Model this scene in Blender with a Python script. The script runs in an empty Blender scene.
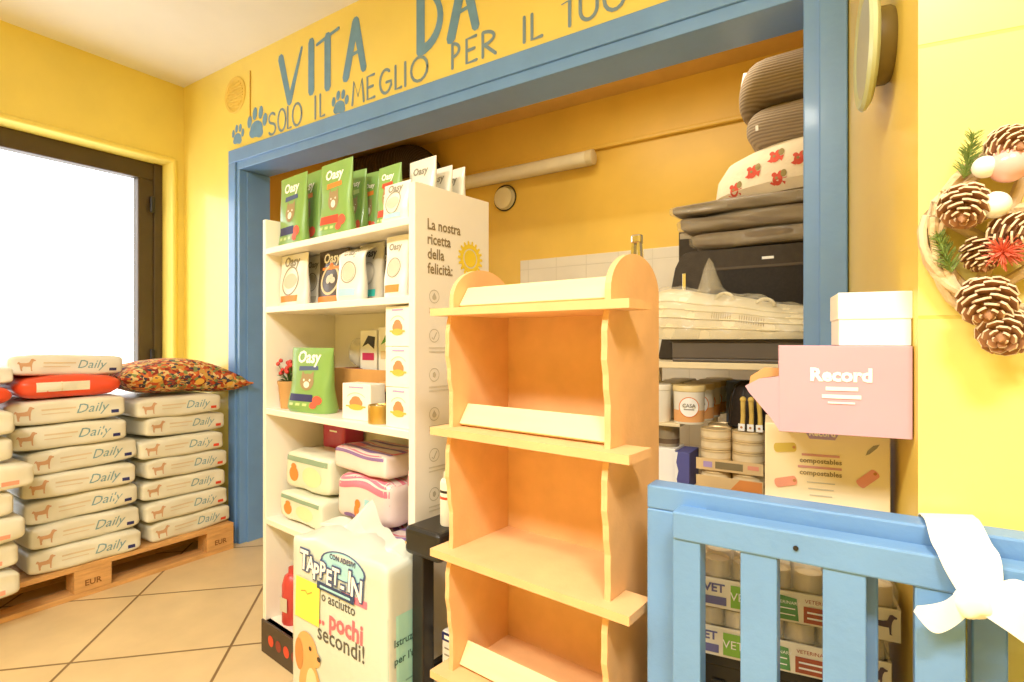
import bpy, bmesh, math, random
from mathutils import Vector, Matrix
from mathutils.bvhtree import BVHTree

random.seed(7)
S = bpy.context.scene
COL = S.collection
PI = math.pi

# ------------------------------------------------------------------ camera, world, lights, exposure
CAM_H, CAM_F, CAM_YAW = 1.15, 547.0, math.radians(33.2)
cam_d = bpy.data.cameras.new('camera')
cam_d.sensor_width = 36.0
cam_d.lens = 36.0 * CAM_F / 1024.0
cam_d.clip_start = 0.02
cam = bpy.data.objects.new('camera', cam_d)
COL.objects.link(cam)
cam.location = (0, 0, CAM_H)
cam.rotation_euler = (PI / 2, 0, CAM_YAW)
S.camera = cam

world = bpy.data.worlds.new('daylight')
S.world = world
world.use_nodes = True
bg = world.node_tree.nodes['Background']
bg.inputs[0].default_value = (0.95, 0.97, 1.0, 1)
bg.inputs[1].default_value = 3.6

S.view_settings.view_transform = 'Standard'
S.view_settings.look = 'None'
S.view_settings.gamma = 1.0
S.view_settings.use_curve_mapping = False
S.view_settings.exposure = 0.30


def area(name, loc, rot, sx, sy, power, col=(1, 0.955, 0.87)):
    l = bpy.data.lights.new(name, 'AREA')
    l.shape = 'RECTANGLE'; l.size = sx; l.size_y = sy
    l.energy = power; l.color = col
    o = bpy.data.objects.new(name, l)
    COL.objects.link(o)
    o.location = loc; o.rotation_euler = rot
    return o


area('ceiling_lamp_light', (-1.0, -0.75, 2.68), (0, 0, 0), 1.4, 0.34, 66)
area('ceiling_spot_light', (0.5, -0.35, 2.68), (0, 0, 0), 0.5, 0.3, 42)
area('storage_fill_light', (-0.9, 2.2, 2.5), (0, 0, 0), 0.9, 0.2, 7.5, (1, 0.92, 0.76))  # added fill without a fixture, brightens the store room; the tube there is unlit


# ------------------------------------------------------------------ sight helpers: pixel to point on a real plane
_f = (-math.sin(CAM_YAW), math.cos(CAM_YAW)); _r = (math.cos(CAM_YAW), math.sin(CAM_YAW))
def ray(u, v):
    k = (u - 512) / CAM_F
    return (_f[0] + _r[0] * k, _f[1] + _r[1] * k, (341 - v) / CAM_F)
class Frame:
    """a rotated local frame on the floor: x right, y back, z up"""
    def __init__(s, ox, oy, deg):
        s.ox, s.oy, s.a = ox, oy, math.radians(deg)
        s.c, s.s = math.cos(s.a), math.sin(s.a)
    def w(s, x, y, z=0): return (s.ox + s.c * x - s.s * y, s.oy + s.s * x + s.c * y, z)
    def hit(s, u, v, yl=0.0):
        d = ray(u, v)
        ox, oy, _ = s.w(0, yl)
        t = (ox * -s.s + oy * s.c) / (d[0] * -s.s + d[1] * s.c)
        px, py = d[0] * t - ox, d[1] * t - oy
        return (px * s.c + py * s.s, CAM_H + d[2] * t)
    def x(s, u, yl=0.0): return s.hit(u, 341, yl)[0]
    def z(s, u, v, yl=0.0): return s.hit(u, v, yl)[1]


# ------------------------------------------------------------------ materials
def lin(h):
    h = h.lstrip('#')
    out = []
    for i in (0, 2, 4):
        c = int(h[i:i + 2], 16) / 255
        out.append(c / 12.92 if c <= 0.04045 else ((c + 0.055) / 1.055) ** 2.4)
    return (*out, 1)
_M = {}
def mat(key, hexc, rough=0.6, var=0.06, scale=8.0, bump=0.0, bscale=40.0, metal=0.0, coat=0.0, alpha=1.0, trans=0.0, stretch=None, hex2=None, spec=0.5):
    if key in _M: return _M[key]
    m = bpy.data.materials.new(key); m.use_nodes = True
    nt = m.node_tree; b = nt.nodes['Principled BSDF']
    c = lin(hexc)
    tc = nt.nodes.new('ShaderNodeTexCoord'); mp = nt.nodes.new('ShaderNodeMapping')
    nt.links.new(tc.outputs['Object'], mp.inputs[0])
    if stretch: mp.inputs['Scale'].default_value = stretch
    n = nt.nodes.new('ShaderNodeTexNoise'); n.inputs['Scale'].default_value = scale; n.inputs['Detail'].default_value = 4
    nt.links.new(mp.outputs[0], n.inputs['Vector'])
    r = nt.nodes.new('ShaderNodeValToRGB')
    c2 = lin(hex2) if hex2 else tuple(min(1, q * (1 + var)) for q in c[:3]) + (1,)
    c1 = c if hex2 else tuple(q * (1 - var) for q in c[:3]) + (1,)
    r.color_ramp.elements[0].position = 0.3; r.color_ramp.elements[1].position = 0.7
    r.color_ramp.elements[0].color = c1; r.color_ramp.elements[1].color = c2
    nt.links.new(n.outputs['Fac'], r.inputs[0]); nt.links.new(r.outputs[0], b.inputs['Base Color'])
    b.inputs['Roughness'].default_value = rough; b.inputs['Metallic'].default_value = metal
    b.inputs['Coat Weight'].default_value = coat; b.inputs['Coat Roughness'].default_value = 0.08
    b.inputs['Alpha'].default_value = alpha; b.inputs['Transmission Weight'].default_value = trans
    b.inputs['Specular IOR Level'].default_value = spec
    if bump:
        n2 = nt.nodes.new('ShaderNodeTexNoise'); n2.inputs['Scale'].default_value = bscale; n2.inputs['Detail'].default_value = 3
        nt.links.new(mp.outputs[0], n2.inputs['Vector'])
        bp = nt.nodes.new('ShaderNodeBump'); bp.inputs['Strength'].default_value = bump; bp.inputs['Distance'].default_value = 0.01
        nt.links.new(n2.outputs['Fac'], bp.inputs['Height']); nt.links.new(bp.outputs[0], b.inputs['Normal'])
    _M[key] = m
    return m
def emis(key, col, s):
    if key in _M: return _M[key]
    m = bpy.data.materials.new(key); m.use_nodes = True
    b = m.node_tree.nodes['Principled BSDF']
    b.inputs['Base Color'].default_value = (*col, 1)
    b.inputs['Emission Color'].default_value = (*col, 1); b.inputs['Emission Strength'].default_value = s
    _M[key] = m
    return m
def tile_mat(key, hexc, hexj, w, h, off, rough, coat, gap, rot=0.0, loc=(0, 0, 0), swap=False, var=0.05):
    """ceramic tiles with real joints, in object coordinates"""
    m = bpy.data.materials.new(key); m.use_nodes = True
    nt = m.node_tree; b = nt.nodes['Principled BSDF']
    tc = nt.nodes.new('ShaderNodeTexCoord'); mp = nt.nodes.new('ShaderNodeMapping')
    mp.vector_type = 'TEXTURE'
    nt.links.new(tc.outputs['Object'], mp.inputs[0])
    mp.inputs['Rotation'].default_value = rot if isinstance(rot, tuple) else (0, 0, rot); mp.inputs['Location'].default_value = loc
    br = nt.nodes.new('ShaderNodeTexBrick')
    br.offset = off; br.inputs['Scale'].default_value = 1
    br.inputs['Brick Width'].default_value = w; br.inputs['Row Height'].default_value = h
    br.inputs['Mortar Size'].default_value = gap; br.inputs['Mortar Smooth'].default_value = 0.3
    nt.links.new(mp.outputs[0], br.inputs['Vector'])
    n = nt.nodes.new('ShaderNodeTexNoise'); n.inputs['Scale'].default_value = 5; n.inputs['Detail'].default_value = 6
    nt.links.new(tc.outputs['Object'], n.inputs['Vector'])
    r = nt.nodes.new('ShaderNodeValToRGB')
    c = lin(hexc)
    r.color_ramp.elements[0].position = 0.3; r.color_ramp.elements[1].position = 0.75
    r.color_ramp.elements[0].color = tuple(q * (1 - var) for q in c[:3]) + (1,)
    r.color_ramp.elements[1].color = tuple(min(1, q * (1 + var)) for q in c[:3]) + (1,)
    nt.links.new(n.outputs['Fac'], r.inputs[0])
    nt.links.new(r.outputs[0], br.inputs['Color1']); nt.links.new(r.outputs[0], br.inputs['Color2'])
    br.inputs['Mortar'].default_value = lin(hexj)
    nt.links.new(br.outputs['Color'], b.inputs['Base Color'])
    bp = nt.nodes.new('ShaderNodeBump'); bp.invert = True; bp.inputs['Strength'].default_value = 0.5; bp.inputs['Distance'].default_value = 0.003
    nt.links.new(br.outputs['Fac'], bp.inputs['Height']); nt.links.new(bp.outputs[0], b.inputs['Normal'])
    b.inputs['Roughness'].default_value = rough; b.inputs['Coat Weight'].default_value = coat; b.inputs['Coat Roughness'].default_value = 0.12
    _M[key] = m
    return m


YEL = mat('yellow_gloss_paint', '#F4DE72', 0.38, 0.04, 3, 0.05, 18, coat=0.25)
YELF = mat('yellow_matt_paint', '#F4DE70', 0.6, 0.05, 3, 0.06, 25)
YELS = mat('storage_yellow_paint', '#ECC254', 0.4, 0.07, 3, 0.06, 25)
CEIL = mat('ceiling_paint', '#EDE9E0', 0.9, 0.02, 4)
BLUE = mat('blue_trim_paint', '#6E9BD4', 0.35, 0.05, 6, 0.06, 60, coat=0.2)
GATE = mat('light_blue_gate_paint', '#6C9ACE', 0.42, 0.06, 8, 0.08, 70, coat=0.15, stretch=(1, 1, 1))
PAINT = mat('blue_wall_lettering', '#6F9CC4', 0.5, 0.08, 20)
DARKF = mat('brown_window_frame', '#4A3A20', 0.45, 0.1, 8)
WHITE = mat('white_laminate', '#F6EFE0', 0.4, 0.02, 4, coat=0.1)
MDF = mat('mdf_board', '#ECBC84', 0.6, 0.06, 14, 0.05, 120)
MDFE = mat('pale_plywood', '#F3DCA8', 0.55, 0.05, 6, 0.04, 60, stretch=(1, 8, 8))
PINE = mat('pallet_pine', '#D6A262', 0.7, 0.16, 10, 0.2, 60, stretch=(6, 1, 6))
PAPER = mat('bag_paper', '#E4DFC8', 0.45, 0.04, 10, 0.25, 14, coat=0.1)
PAPER2 = mat('bag_paper_glossy', '#E6E3D6', 0.35, 0.04, 10, 0.25, 12, coat=0.2)
BROWN = mat('print_tan', '#C88A58', 0.6)
PALEBR = mat('print_pale_tan', '#DEC9A2', 0.6)
TEALT = mat('print_teal', '#7FA4AC', 0.6)
NAVY = mat('print_navy', '#2B2E66', 0.5)
REDP = mat('print_red', '#D8492E', 0.5)
ORANGE = mat('print_orange', '#EF8A3A', 0.5)
WHT = mat('print_white', '#FFFDF6', 0.5, 0.01)
BLK = mat('print_black', '#2A2522', 0.5)
GREY = mat('print_grey', '#9A9484', 0.6)
LGREY = mat('print_pale_grey', '#CFC8B4', 0.6)
GREENB = mat('green_pouch', '#82AC5C', 0.35, 0.05, 8, 0.15, 20, coat=0.25)
GREENL = mat('pale_green_pouch', '#BDD48C', 0.35, 0.05, 8, 0.15, 20, coat=0.25)
WPOUCH = mat('white_pouch', '#EFEBDD', 0.35, 0.03, 8, 0.15, 20, coat=0.25)
BPOUCH = mat('black_pouch', '#463B32', 0.35, 0.08, 8, 0.15, 20, coat=0.25)
GPOUCH = mat('grey_pouch', '#B4AFA0', 0.35, 0.06, 8, 0.15, 20, coat=0.25)
YELP = mat('print_yellow', '#F4D63A', 0.5)
PINKP = mat('print_pink', '#E77C93', 0.5)
MAGENTA = mat('print_magenta', '#C03060', 0.45)
PURPLE = mat('print_purple', '#8E6FA8', 0.5)
LILAC = mat('print_lilac', '#B8A0D0', 0.5)
LTBLUE = mat('print_light_blue', '#A9DCE6', 0.5)
MINT = mat('print_mint', '#A8DDD0', 0.5)
GREENP = mat('print_green', '#5BA048', 0.5)
BLACKPL = mat('black_plastic', '#1E1C1A', 0.4, 0.1, 20)
CHROME = mat('chrome', '#D8D4CC', 0.15, 0.02, 8, metal=1.0)
CARD = mat('brown_cardboard', '#CF9A58', 0.75, 0.06, 12)
GOLD = mat('gold_tin', '#C9A85C', 0.3, 0.06, 10, metal=0.8)


# ------------------------------------------------------------------ mesh helpers
def nb(): return bmesh.new()
def bx(bm, x0, x1, y0, y1, z0, z1, bev=0.0, seg=2, mi=0):
    r = bmesh.ops.create_cube(bm, size=1)
    vs = r['verts']
    for v in vs:
        v.co = Vector(((x0 + x1) / 2 + v.co.x * (x1 - x0), (y0 + y1) / 2 + v.co.y * (y1 - y0), (z0 + z1) / 2 + v.co.z * (z1 - z0)))
    fs = set(f for v in vs for f in v.link_faces)
    for f in fs: f.material_index = mi
    if bev > 0:
        es = list(set(e for v in vs for e in v.link_edges))
        r = bmesh.ops.bevel(bm, geom=es, offset=bev, segments=seg, affect='EDGES', profile=0.5)
        for f in r['faces']: f.material_index = mi
    return vs
def obx(bm, p, ax, ay, az, sx, sy, sz, bev=0.0):
    """box at centre p with axes"""
    vs = bmesh.ops.create_cube(bm, size=1)['verts']
    ax, ay, az = Vector(ax).normalized(), Vector(ay).normalized(), Vector(az).normalized()
    for v in vs:
        v.co = Vector(p) + ax * v.co.x * sx + ay * v.co.y * sy + az * v.co.z * sz
    if bev > 0:
        es = list(set(e for v in vs for e in v.link_edges))
        bmesh.ops.bevel(bm, geom=es, offset=bev, segments=2, affect='EDGES', profile=0.5)
def lathe(bm, prof, n=24, c=(0, 0, 0), mi=0):
    rings = []
    for r, z in prof:
        if r < 1e-6: rings.append([bm.verts.new((c[0], c[1], c[2] + z))])
        else: rings.append([bm.verts.new((c[0] + r * math.cos(2 * PI * i / n), c[1] + r * math.sin(2 * PI * i / n), c[2] + z)) for i in range(n)])
    for a, b in zip(rings, rings[1:]):
        for i in range(n):
            j = (i + 1) % n
            if len(a) == 1 and len(b) == 1: continue
            if len(a) == 1: f = bm.faces.new((a[0], b[j], b[i]))
            elif len(b) == 1: f = bm.faces.new((a[i], a[j], b[0]))
            else: f = bm.faces.new((a[i], a[j], b[j], b[i]))
            f.material_index = mi
def tube(bm, pts, rads, n=10, cap=True):
    pts = [Vector(p) for p in pts]
    if not hasattr(rads, '__len__'): rads = [rads] * len(pts)
    rings = []
    up = Vector((0, 0, 1))
    for i, p in enumerate(pts):
        d = (pts[min(i + 1, len(pts) - 1)] - pts[max(i - 1, 0)]).normalized()
        s = d.cross(up if abs(d.z) < 0.9 else Vector((1, 0, 0))).normalized(); t = s.cross(d)
        rings.append([bm.verts.new(p + (s * math.cos(2 * PI * k / n) + t * math.sin(2 * PI * k / n)) * rads[i]) for k in range(n)])
    for a, b in zip(rings, rings[1:]):
        for k in range(n): bm.faces.new((a[k], a[(k + 1) % n], b[(k + 1) % n], b[k]))
    if cap: bm.faces.new(rings[0][::-1]); bm.faces.new(rings[-1])
def prism(bm, poly, axis, a, b):
    """extrude 2D polygon between a and b along axis ('x': poly=(y,z), 'y': (x,z), 'z': (x,y))"""
    def mk(p, t): return {'x': (t, p[0], p[1]), 'y': (p[0], t, p[1]), 'z': (p[0], p[1], t)}[axis]
    va = [bm.verts.new(mk(p, a)) for p in poly]; vb = [bm.verts.new(mk(p, b)) for p in poly]
    n = len(poly)
    bm.faces.new(va); bm.faces.new(vb[::-1])
    for i in range(n): bm.faces.new((va[i], vb[i], vb[(i + 1) % n], va[(i + 1) % n]))
def obj(name, bm, m, parent=None, smooth=False, loc=None, rz=0.0):
    bmesh.ops.recalc_face_normals(bm, faces=bm.faces[:])
    me = bpy.data.meshes.new(name); bm.to_mesh(me); bm.free()
    for q in (m if isinstance(m, (list, tuple)) else [m]): me.materials.append(q)
    if smooth:
        me.polygons.foreach_set('use_smooth', [True] * len(me.polygons))
        try: me.set_sharp_from_angle(angle=math.radians(40))
        except Exception: pass
    o = bpy.data.objects.new(name, me); COL.objects.link(o)
    if parent is not None: o.parent = parent
    if loc is not None: o.location = loc
    o.rotation_euler.z = rz
    return o
def empty(name, loc=(0, 0, 0), rz=0.0):
    o = bpy.data.objects.new(name, None); COL.objects.link(o)
    o.location = loc; o.rotation_euler.z = rz; o.empty_display_size = 0.1
    return o
def tag(o, label, cat, group=None):
    o['label'] = label; o['category'] = cat
    if group: o['group'] = group
    return o
def struct(o):
    o['kind'] = 'structure'
    return o
def dup(root, label=None, loc=None, rz=None):
    r = root.copy(); COL.objects.link(r)
    if label: r['label'] = label
    if loc is not None: r.location = loc
    if rz is not None: r.rotation_euler.z = rz
    for ch in list(root.children):
        c = ch.copy(); COL.objects.link(c); c.parent = r
        for g in list(ch.children):
            d = g.copy(); COL.objects.link(d); d.parent = c
    return r

# ---- flat prints laid on a surface
def sh_rect(x0, x1, z0, z1, n=6, m=6, rnd=0.0):
    V, Fc = [], []
    for j in range(m + 1):
        for i in range(n + 1): V.append((x0 + (x1 - x0) * i / n, z0 + (z1 - z0) * j / m))
    for j in range(m):
        for i in range(n):
            a = j * (n + 1) + i
            Fc.append((a, a + 1, a + n + 2, a + n + 1))
    return V, Fc
def sh_disc(cx, cz, rx, rz=None, n=20):
    rz = rz or rx
    V = [(cx, cz)] + [(cx + rx * math.cos(2 * PI * i / n), cz + rz * math.sin(2 * PI * i / n)) for i in range(n)]
    return V, [(0, i + 1, (i + 1) % n + 1) for i in range(n)]
def sh_ring(cx, cz, r0, r1, n=24):
    V = []
    for i in range(n):
        a = 2 * PI * i / n
        V += [(cx + r0 * math.cos(a), cz + r0 * math.sin(a)), (cx + r1 * math.cos(a), cz + r1 * math.sin(a))]
    return V, [(2 * i, 2 * i + 1, (2 * i + 3) % (2 * n), (2 * i + 2) % (2 * n)) for i in range(n)]
def sh_poly(pts): return list(pts), [tuple(range(len(pts)))]
def sh_lines(x0, x1, z, n, dz, th, seed=1):
    rr = random.Random(seed); out = ([], [])
    for i in range(n):
        out = sh_add(out, sh_rect(x0, x0 + (x1 - x0) * rr.uniform(0.65, 1), z - i * dz - th, z - i * dz, 4, 1))
    return out
def sh_add(*ss):
    V, Fc = [], []
    for n_, (v, f) in enumerate(ss):
        k = len(V); V += [(p[0], p[1], (p[2] if len(p) > 2 else 0) + n_ * 0.00006) for p in v]; Fc += [tuple(i + k for i in q) for q in f]
    return V, Fc
_T = {}
def sh_text(s, size, cx, cz, shear=0.0, bold=0.0, align='CENTER', sx=1.0):
    key = (s, shear, round(bold / size, 4))
    if key not in _T:
        c = bpy.data.curves.new('lettering', 'FONT'); c.body = s; c.size = 1.0; c.shear = shear; c.offset = bold / size; c.resolution_u = 2
        o = bpy.data.objects.new('lettering', c)
        me = o.to_mesh()
        _T[key] = ([(v.co.x, v.co.y) for v in me.vertices], [tuple(p.vertices) for p in me.polygons])
        o.to_mesh_clear(); bpy.data.objects.remove(o); bpy.data.curves.remove(c)
    V, Fc = _T[key]
    xs = [p[0] for p in V]
    off = {'CENTER': -(min(xs) + max(xs)) / 2, 'LEFT': -min(xs), 'RIGHT': -max(xs)}[align]
    return [((x + off) * size * sx + cx, z * size + cz) for x, z in V], Fc
def stroke(pts, w0, w1=None):
    """brush stroke polygon along a polyline"""
    w1 = w0 if w1 is None else w1
    pts = [Vector(p) for p in pts]; V = []; n = len(pts)
    for i, p in enumerate(pts):
        d = pts[min(i + 1, n - 1)] - pts[max(i - 1, 0)]
        d = d.normalized() if d.length else Vector((1, 0))
        s = Vector((-d.y, d.x)); w = (w0 + (w1 - w0) * i / (n - 1)) / 2
        e = d * w * 0.8 * (-1 if i == 0 else 1 if i == n - 1 else 0)
        if i == 0: V += [tuple(p + s * w * 0.5 + e), tuple(p - s * w * 0.5 + e)]
        V += [tuple(p + s * w), tuple(p - s * w)]
        if i == n - 1: V += [tuple(p + s * w * 0.5 + e), tuple(p - s * w * 0.5 + e)]
    k = len(V) // 2
    return V, [(2 * i, 2 * i + 1, 2 * i + 3, 2 * i + 2) for i in range(k - 1)]
def arc(cx, cz, rx, rz, a0, a1, n=14):
    return [(cx + rx * math.cos(math.radians(a0 + (a1 - a0) * i / n)), cz + rz * math.sin(math.radians(a0 + (a1 - a0) * i / n))) for i in range(n + 1)]
DOG = [(-.50, .10), (-.46, .22), (-.40, .26), (-.30, .17), (.05, .17), (.20, .22), (.26, .36), (.30, .47), (.40, .50), (.50, .43), (.58, .40), (.57, .33), (.46, .31), (.40, .18), (.37, .02), (.36, -.35), (.40, -.42), (.30, -.42), (.27, -.10), (.05, -.10), (-.16, -.08), (-.22, -.25), (-.20, -.42), (-.30, -.42), (-.33, -.25), (-.36, -.02), (-.42, .12), (-.46, .08)]
def sh_dog(cx, cz, s, flip=1): return sh_poly([(cx + x * s * flip, cz + z * s) for x, z in DOG])
def bvh_of(bm): return BVHTree.FromBMesh(bm)
def prt(name, shape, m, parent, bvh=None, o=(0, 0, 0), U=(1, 0, 0), V=(0, 0, 1), N=(0, -1, 0), off=0.0012, reach=0.6):
    """print: drop a flat shape along -N on the surface bvh (or on the plane) in the parent's coordinates"""
    o, U, V, N = Vector(o), Vector(U), Vector(V), Vector(N).normalized()
    vs = []
    for q in shape[0]:
        p = o + U * q[0] + V * q[1]
        if bvh is not None:
            h = bvh.ray_cast(p + N * reach, -N)
            if h[0] is not None: p = h[0]
        vs.append(p + N * (off + (q[2] if len(q) > 2 else 0)))
    me = bpy.data.meshes.new(name); me.from_pydata([tuple(v) for v in vs], [], shape[1]); me.materials.append(m); me.update()
    q = bpy.data.objects.new(name, me); COL.objects.link(q); q.parent = parent
    return q

def smoothed(bm, sx, sy, sz, n=10, ex=4.0, pinch=0.0, bulge=0.0, seed=0, rough=0.0, sag=0.0):
    """soft block with rounded edges, base on z=0, sx*sy*sz; pinch narrows thickness toward the +-x ends"""
    rr = random.Random(seed)
    bmesh.ops.create_cube(bm, size=2)
    bmesh.ops.subdivide_edges(bm, edges=bm.edges[:], cuts=n, use_grid_fill=True)
    ph = [rr.uniform(0, 6.28) for _ in range(8)]
    rad = min(sx, sy, sz) * min(.49, 1.6 / ex)
    wq = lambda t: math.copysign(1 - (1 - abs(t)) ** 1.6, t)
    for v in bm.verts:
        x, y, z = v.co
        p = Vector((wq(x) * sx / 2, wq(y) * sy / 2, wq(z) * sz / 2))
        c = Vector([max(-h / 2 + rad, min(h / 2 - rad, q)) for q, h in zip(p, (sx, sy, sz))])
        d = p - c
        if d.length > 1e-9: p = c + d.normalized() * rad
        x, y, z = p.x * 2 / sx, p.y * 2 / sy, p.z * 2 / sz
        zz = z * (1 - pinch * abs(x) ** 4) * (1 + bulge * (1 - x * x) * (1 - y * y))
        zz += rough * (math.sin(5 * x + ph[0]) * math.cos(4 * y + ph[1]) + .5 * math.sin(9 * x + ph[2]) * math.sin(8 * y + ph[3])) - sag * (1 - x * x) * 0.5
        yy = y * (1 + rough * .4 * math.sin(6 * x + ph[4]) * math.cos(3 * z + ph[5]))
        v.co = (x * sx / 2, yy * sy / 2, sz / 2 + zz * sz / 2)


# ================================================================== ROOM
WX, WY, CZ = -3.63, 1.758, 2.752       # window wall, wall with the opening, ceiling
RX, BY = 2.6, -2.6
fl = nb(); bx(fl, WX - 0.2, RX + .2, BY - .2, 3.2, -0.1, 0)
FLOOR = tile_mat('floor_tiles', '#E2C796', '#8A6C42', 0.53, 0.53, 0.0, 0.4, 0.12, 0.006, math.radians(45), (-2.391, 0.77, 0), var=0.08)
struct(obj('floor', fl, FLOOR))
c = nb(); bx(c, WX - 0.2, RX + .2, BY - .2, WY + .0, CZ, CZ + .1); struct(obj('ceiling', c, CEIL))
# window wall with the opening of the shop window
y0, y1, z0, z1 = 0.10, 1.688, 0.12, 2.262
w = nb()
for a in ((BY - .2, y0, 0, CZ), (y1, WY + .17, 0, CZ), (y0, y1, z1, CZ), (y0, y1, 0, z0)): bx(w, WX - .2, WX, a[0], a[1], a[2], a[3])
wl = struct(obj('wall_left', w, YELF))
# rounded plaster bead round the window
b = nb()
tube(b, [(WX + .002, y0 - .01, z1 + .012), (WX + .002, y1 + .012, z1 + .012)], .016, 10)
tube(b, [(WX + .002, y1 + .012, z1 + .012), (WX + .002, y1 + .012, 0.0)], .016, 10)
struct(obj('trim_1', b, YELF, smooth=True))
# window
win = struct(empty('window_1', (WX - .15, 0, 0)))
f = nb()
fw = 0.105
bx(f, -.05, 0.02, y0, y1, z1 - fw, z1, .006); bx(f, -.05, .02, y0, y1, z0, z0 + fw, .006)
bx(f, -.05, .02, y1 - fw - .03, y1, z0 + fw, z1 - fw, .006); bx(f, -.05, .02, y0, y0 + fw, z0 + fw, z1 - fw, .006)
bx(f, .02, .032, y1 - .05, y1 - .002, z0, z1, .004)
obj('window_frame', f, DARKF, win)
for zz in (2.0, 1.05):
    h = nb(); bx(h, .03, .05, y1 - .075, y1 - .05, zz - .05, zz + .05, .006); obj('hinge', h, BLACKPL, win)
g = nb(); bx(g, -.02, -.012, y0 + fw, y1 - fw - .03, z0 + fw, z1 - fw)
gm = bpy.data.materials.new('window_glass'); gm.use_nodes = True
nt = gm.node_tree; nt.nodes.clear()
out = nt.nodes.new('ShaderNodeOutputMaterial'); mx = nt.nodes.new('ShaderNodeMixShader'); tr = nt.nodes.new('ShaderNodeBsdfTransparent'); gl = nt.nodes.new('ShaderNodeBsdfGlossy')
gl.inputs['Roughness'].default_value = .02; mx.inputs[0].default_value = .06
nt.links.new(tr.outputs[0], mx.inputs[1]); nt.links.new(gl.outputs[0], mx.inputs[2]); nt.links.new(mx.outputs[0], out.inputs[0])
obj('window_pane', g, gm, win)

# wall with the wide opening into the store room
OX0, OX1, OZ = -3.0, -0.15, 2.125
w = nb()
bx(w, WX, OX0, WY, WY + .17, 0, CZ); bx(w, OX0, OX1, WY, WY + .17, OZ, CZ); bx(w, OX1, 0.3, WY, WY + .17, 0, CZ)
wm = struct(obj('wall_back', w, YEL))
# pier jutting into the shop on the right, slightly out of square
PA = (-0.05, WY); PB = (0.0575, 0.968); PF = Frame(PB[0], PB[1], 7.8)
c2 = PF.w(2.6, 0)
w = nb(); prism(w, [PA, PB, (c2[0], c2[1]), (RX + .2, WY + .17), (0.29, WY + .17)], 'z', 0, CZ)
PIERM = tile_mat('yellow_wall_tiles', '#F9E888', '#E6D068', 0.42, 0.385, 0.0, 0.32, 0.2, 0.003, (PI / 2, 0, math.radians(7.8)), (0, 0, 1.183), var=0.03)
wp = struct(obj('wall_right', w, [PIERM, mat('yellow_return_paint', '#F2D264', .45, .04, 3, .05, 20, coat=.2)]))
for p in wp.data.polygons:
    if p.normal.x < -.5: p.material_index = 1
w = nb(); bx(w, RX, RX + .2, BY - .2, WY, 0, CZ); struct(obj('wall_far_right', w, YELF))
w = nb(); bx(w, WX - .2, RX + .2, BY - .2, BY, 0, CZ); struct(obj('wall_front', w, YELF))

# blue frame of the opening: outer board, inner lip, reveal lining
t = nb()
bx(t, -3.085, -3.015, WY - .022, WY + .002, 0, 2.165, .004)                    # left casing
bx(t, -3.015, -2.985, WY - .012, WY + .17, 0, 2.122, .003)
bx(t, -2.985, -2.975, WY + .03, WY + .17, 0, 2.12, .002)
struct(obj('trim_2', t, BLUE))
t = nb()
bx(t, -3.085, -.048, WY - .022, WY + .002, 2.165, 2.24, .004)                  # header
bx(t, -3.012, -.116, WY - .012, WY + .17, 2.1225, 2.168, .003)
struct(obj('trim_3', t, BLUE))
t = nb()
bx(t, -.118, -.05, WY - .022, WY + .002, 0, 2.165, .004)                       # right casing
bx(t, -.158, -.114, WY - .012, WY + .17, 0, 2.122, .004)
struct(obj('trim_4', t, BLUE))

# store room
SY, SZ = 2.95, 2.56
w = nb(); bx(w, -3.7, 0.5, SY, SY + .1, 0, SZ)
STORE = tile_mat('store_wall_tiles', '#E9E0CC', '#DDD4BE', 0.2, 0.2, 0, 0.3, 0.2, 0.003, (PI / 2, 0, 0), (0, 0, 0))
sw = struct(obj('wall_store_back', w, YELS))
w = nb(); bx(w, -1.86, 0.35, SY - .012, SY + .001, 0, 1.66, .003); obj('white_tiling', w, STORE, sw)
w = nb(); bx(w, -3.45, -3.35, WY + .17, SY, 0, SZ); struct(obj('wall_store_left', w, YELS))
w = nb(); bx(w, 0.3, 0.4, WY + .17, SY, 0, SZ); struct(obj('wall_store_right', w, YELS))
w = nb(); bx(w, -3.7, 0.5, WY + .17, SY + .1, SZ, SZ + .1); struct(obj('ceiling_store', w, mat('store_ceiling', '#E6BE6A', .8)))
w = nb(); bx(w, -2.4, 0.3, SY - .028, SY, 2.262, 2.288, .008); obj('cable_trunking', w, YELS, sw)

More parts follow.
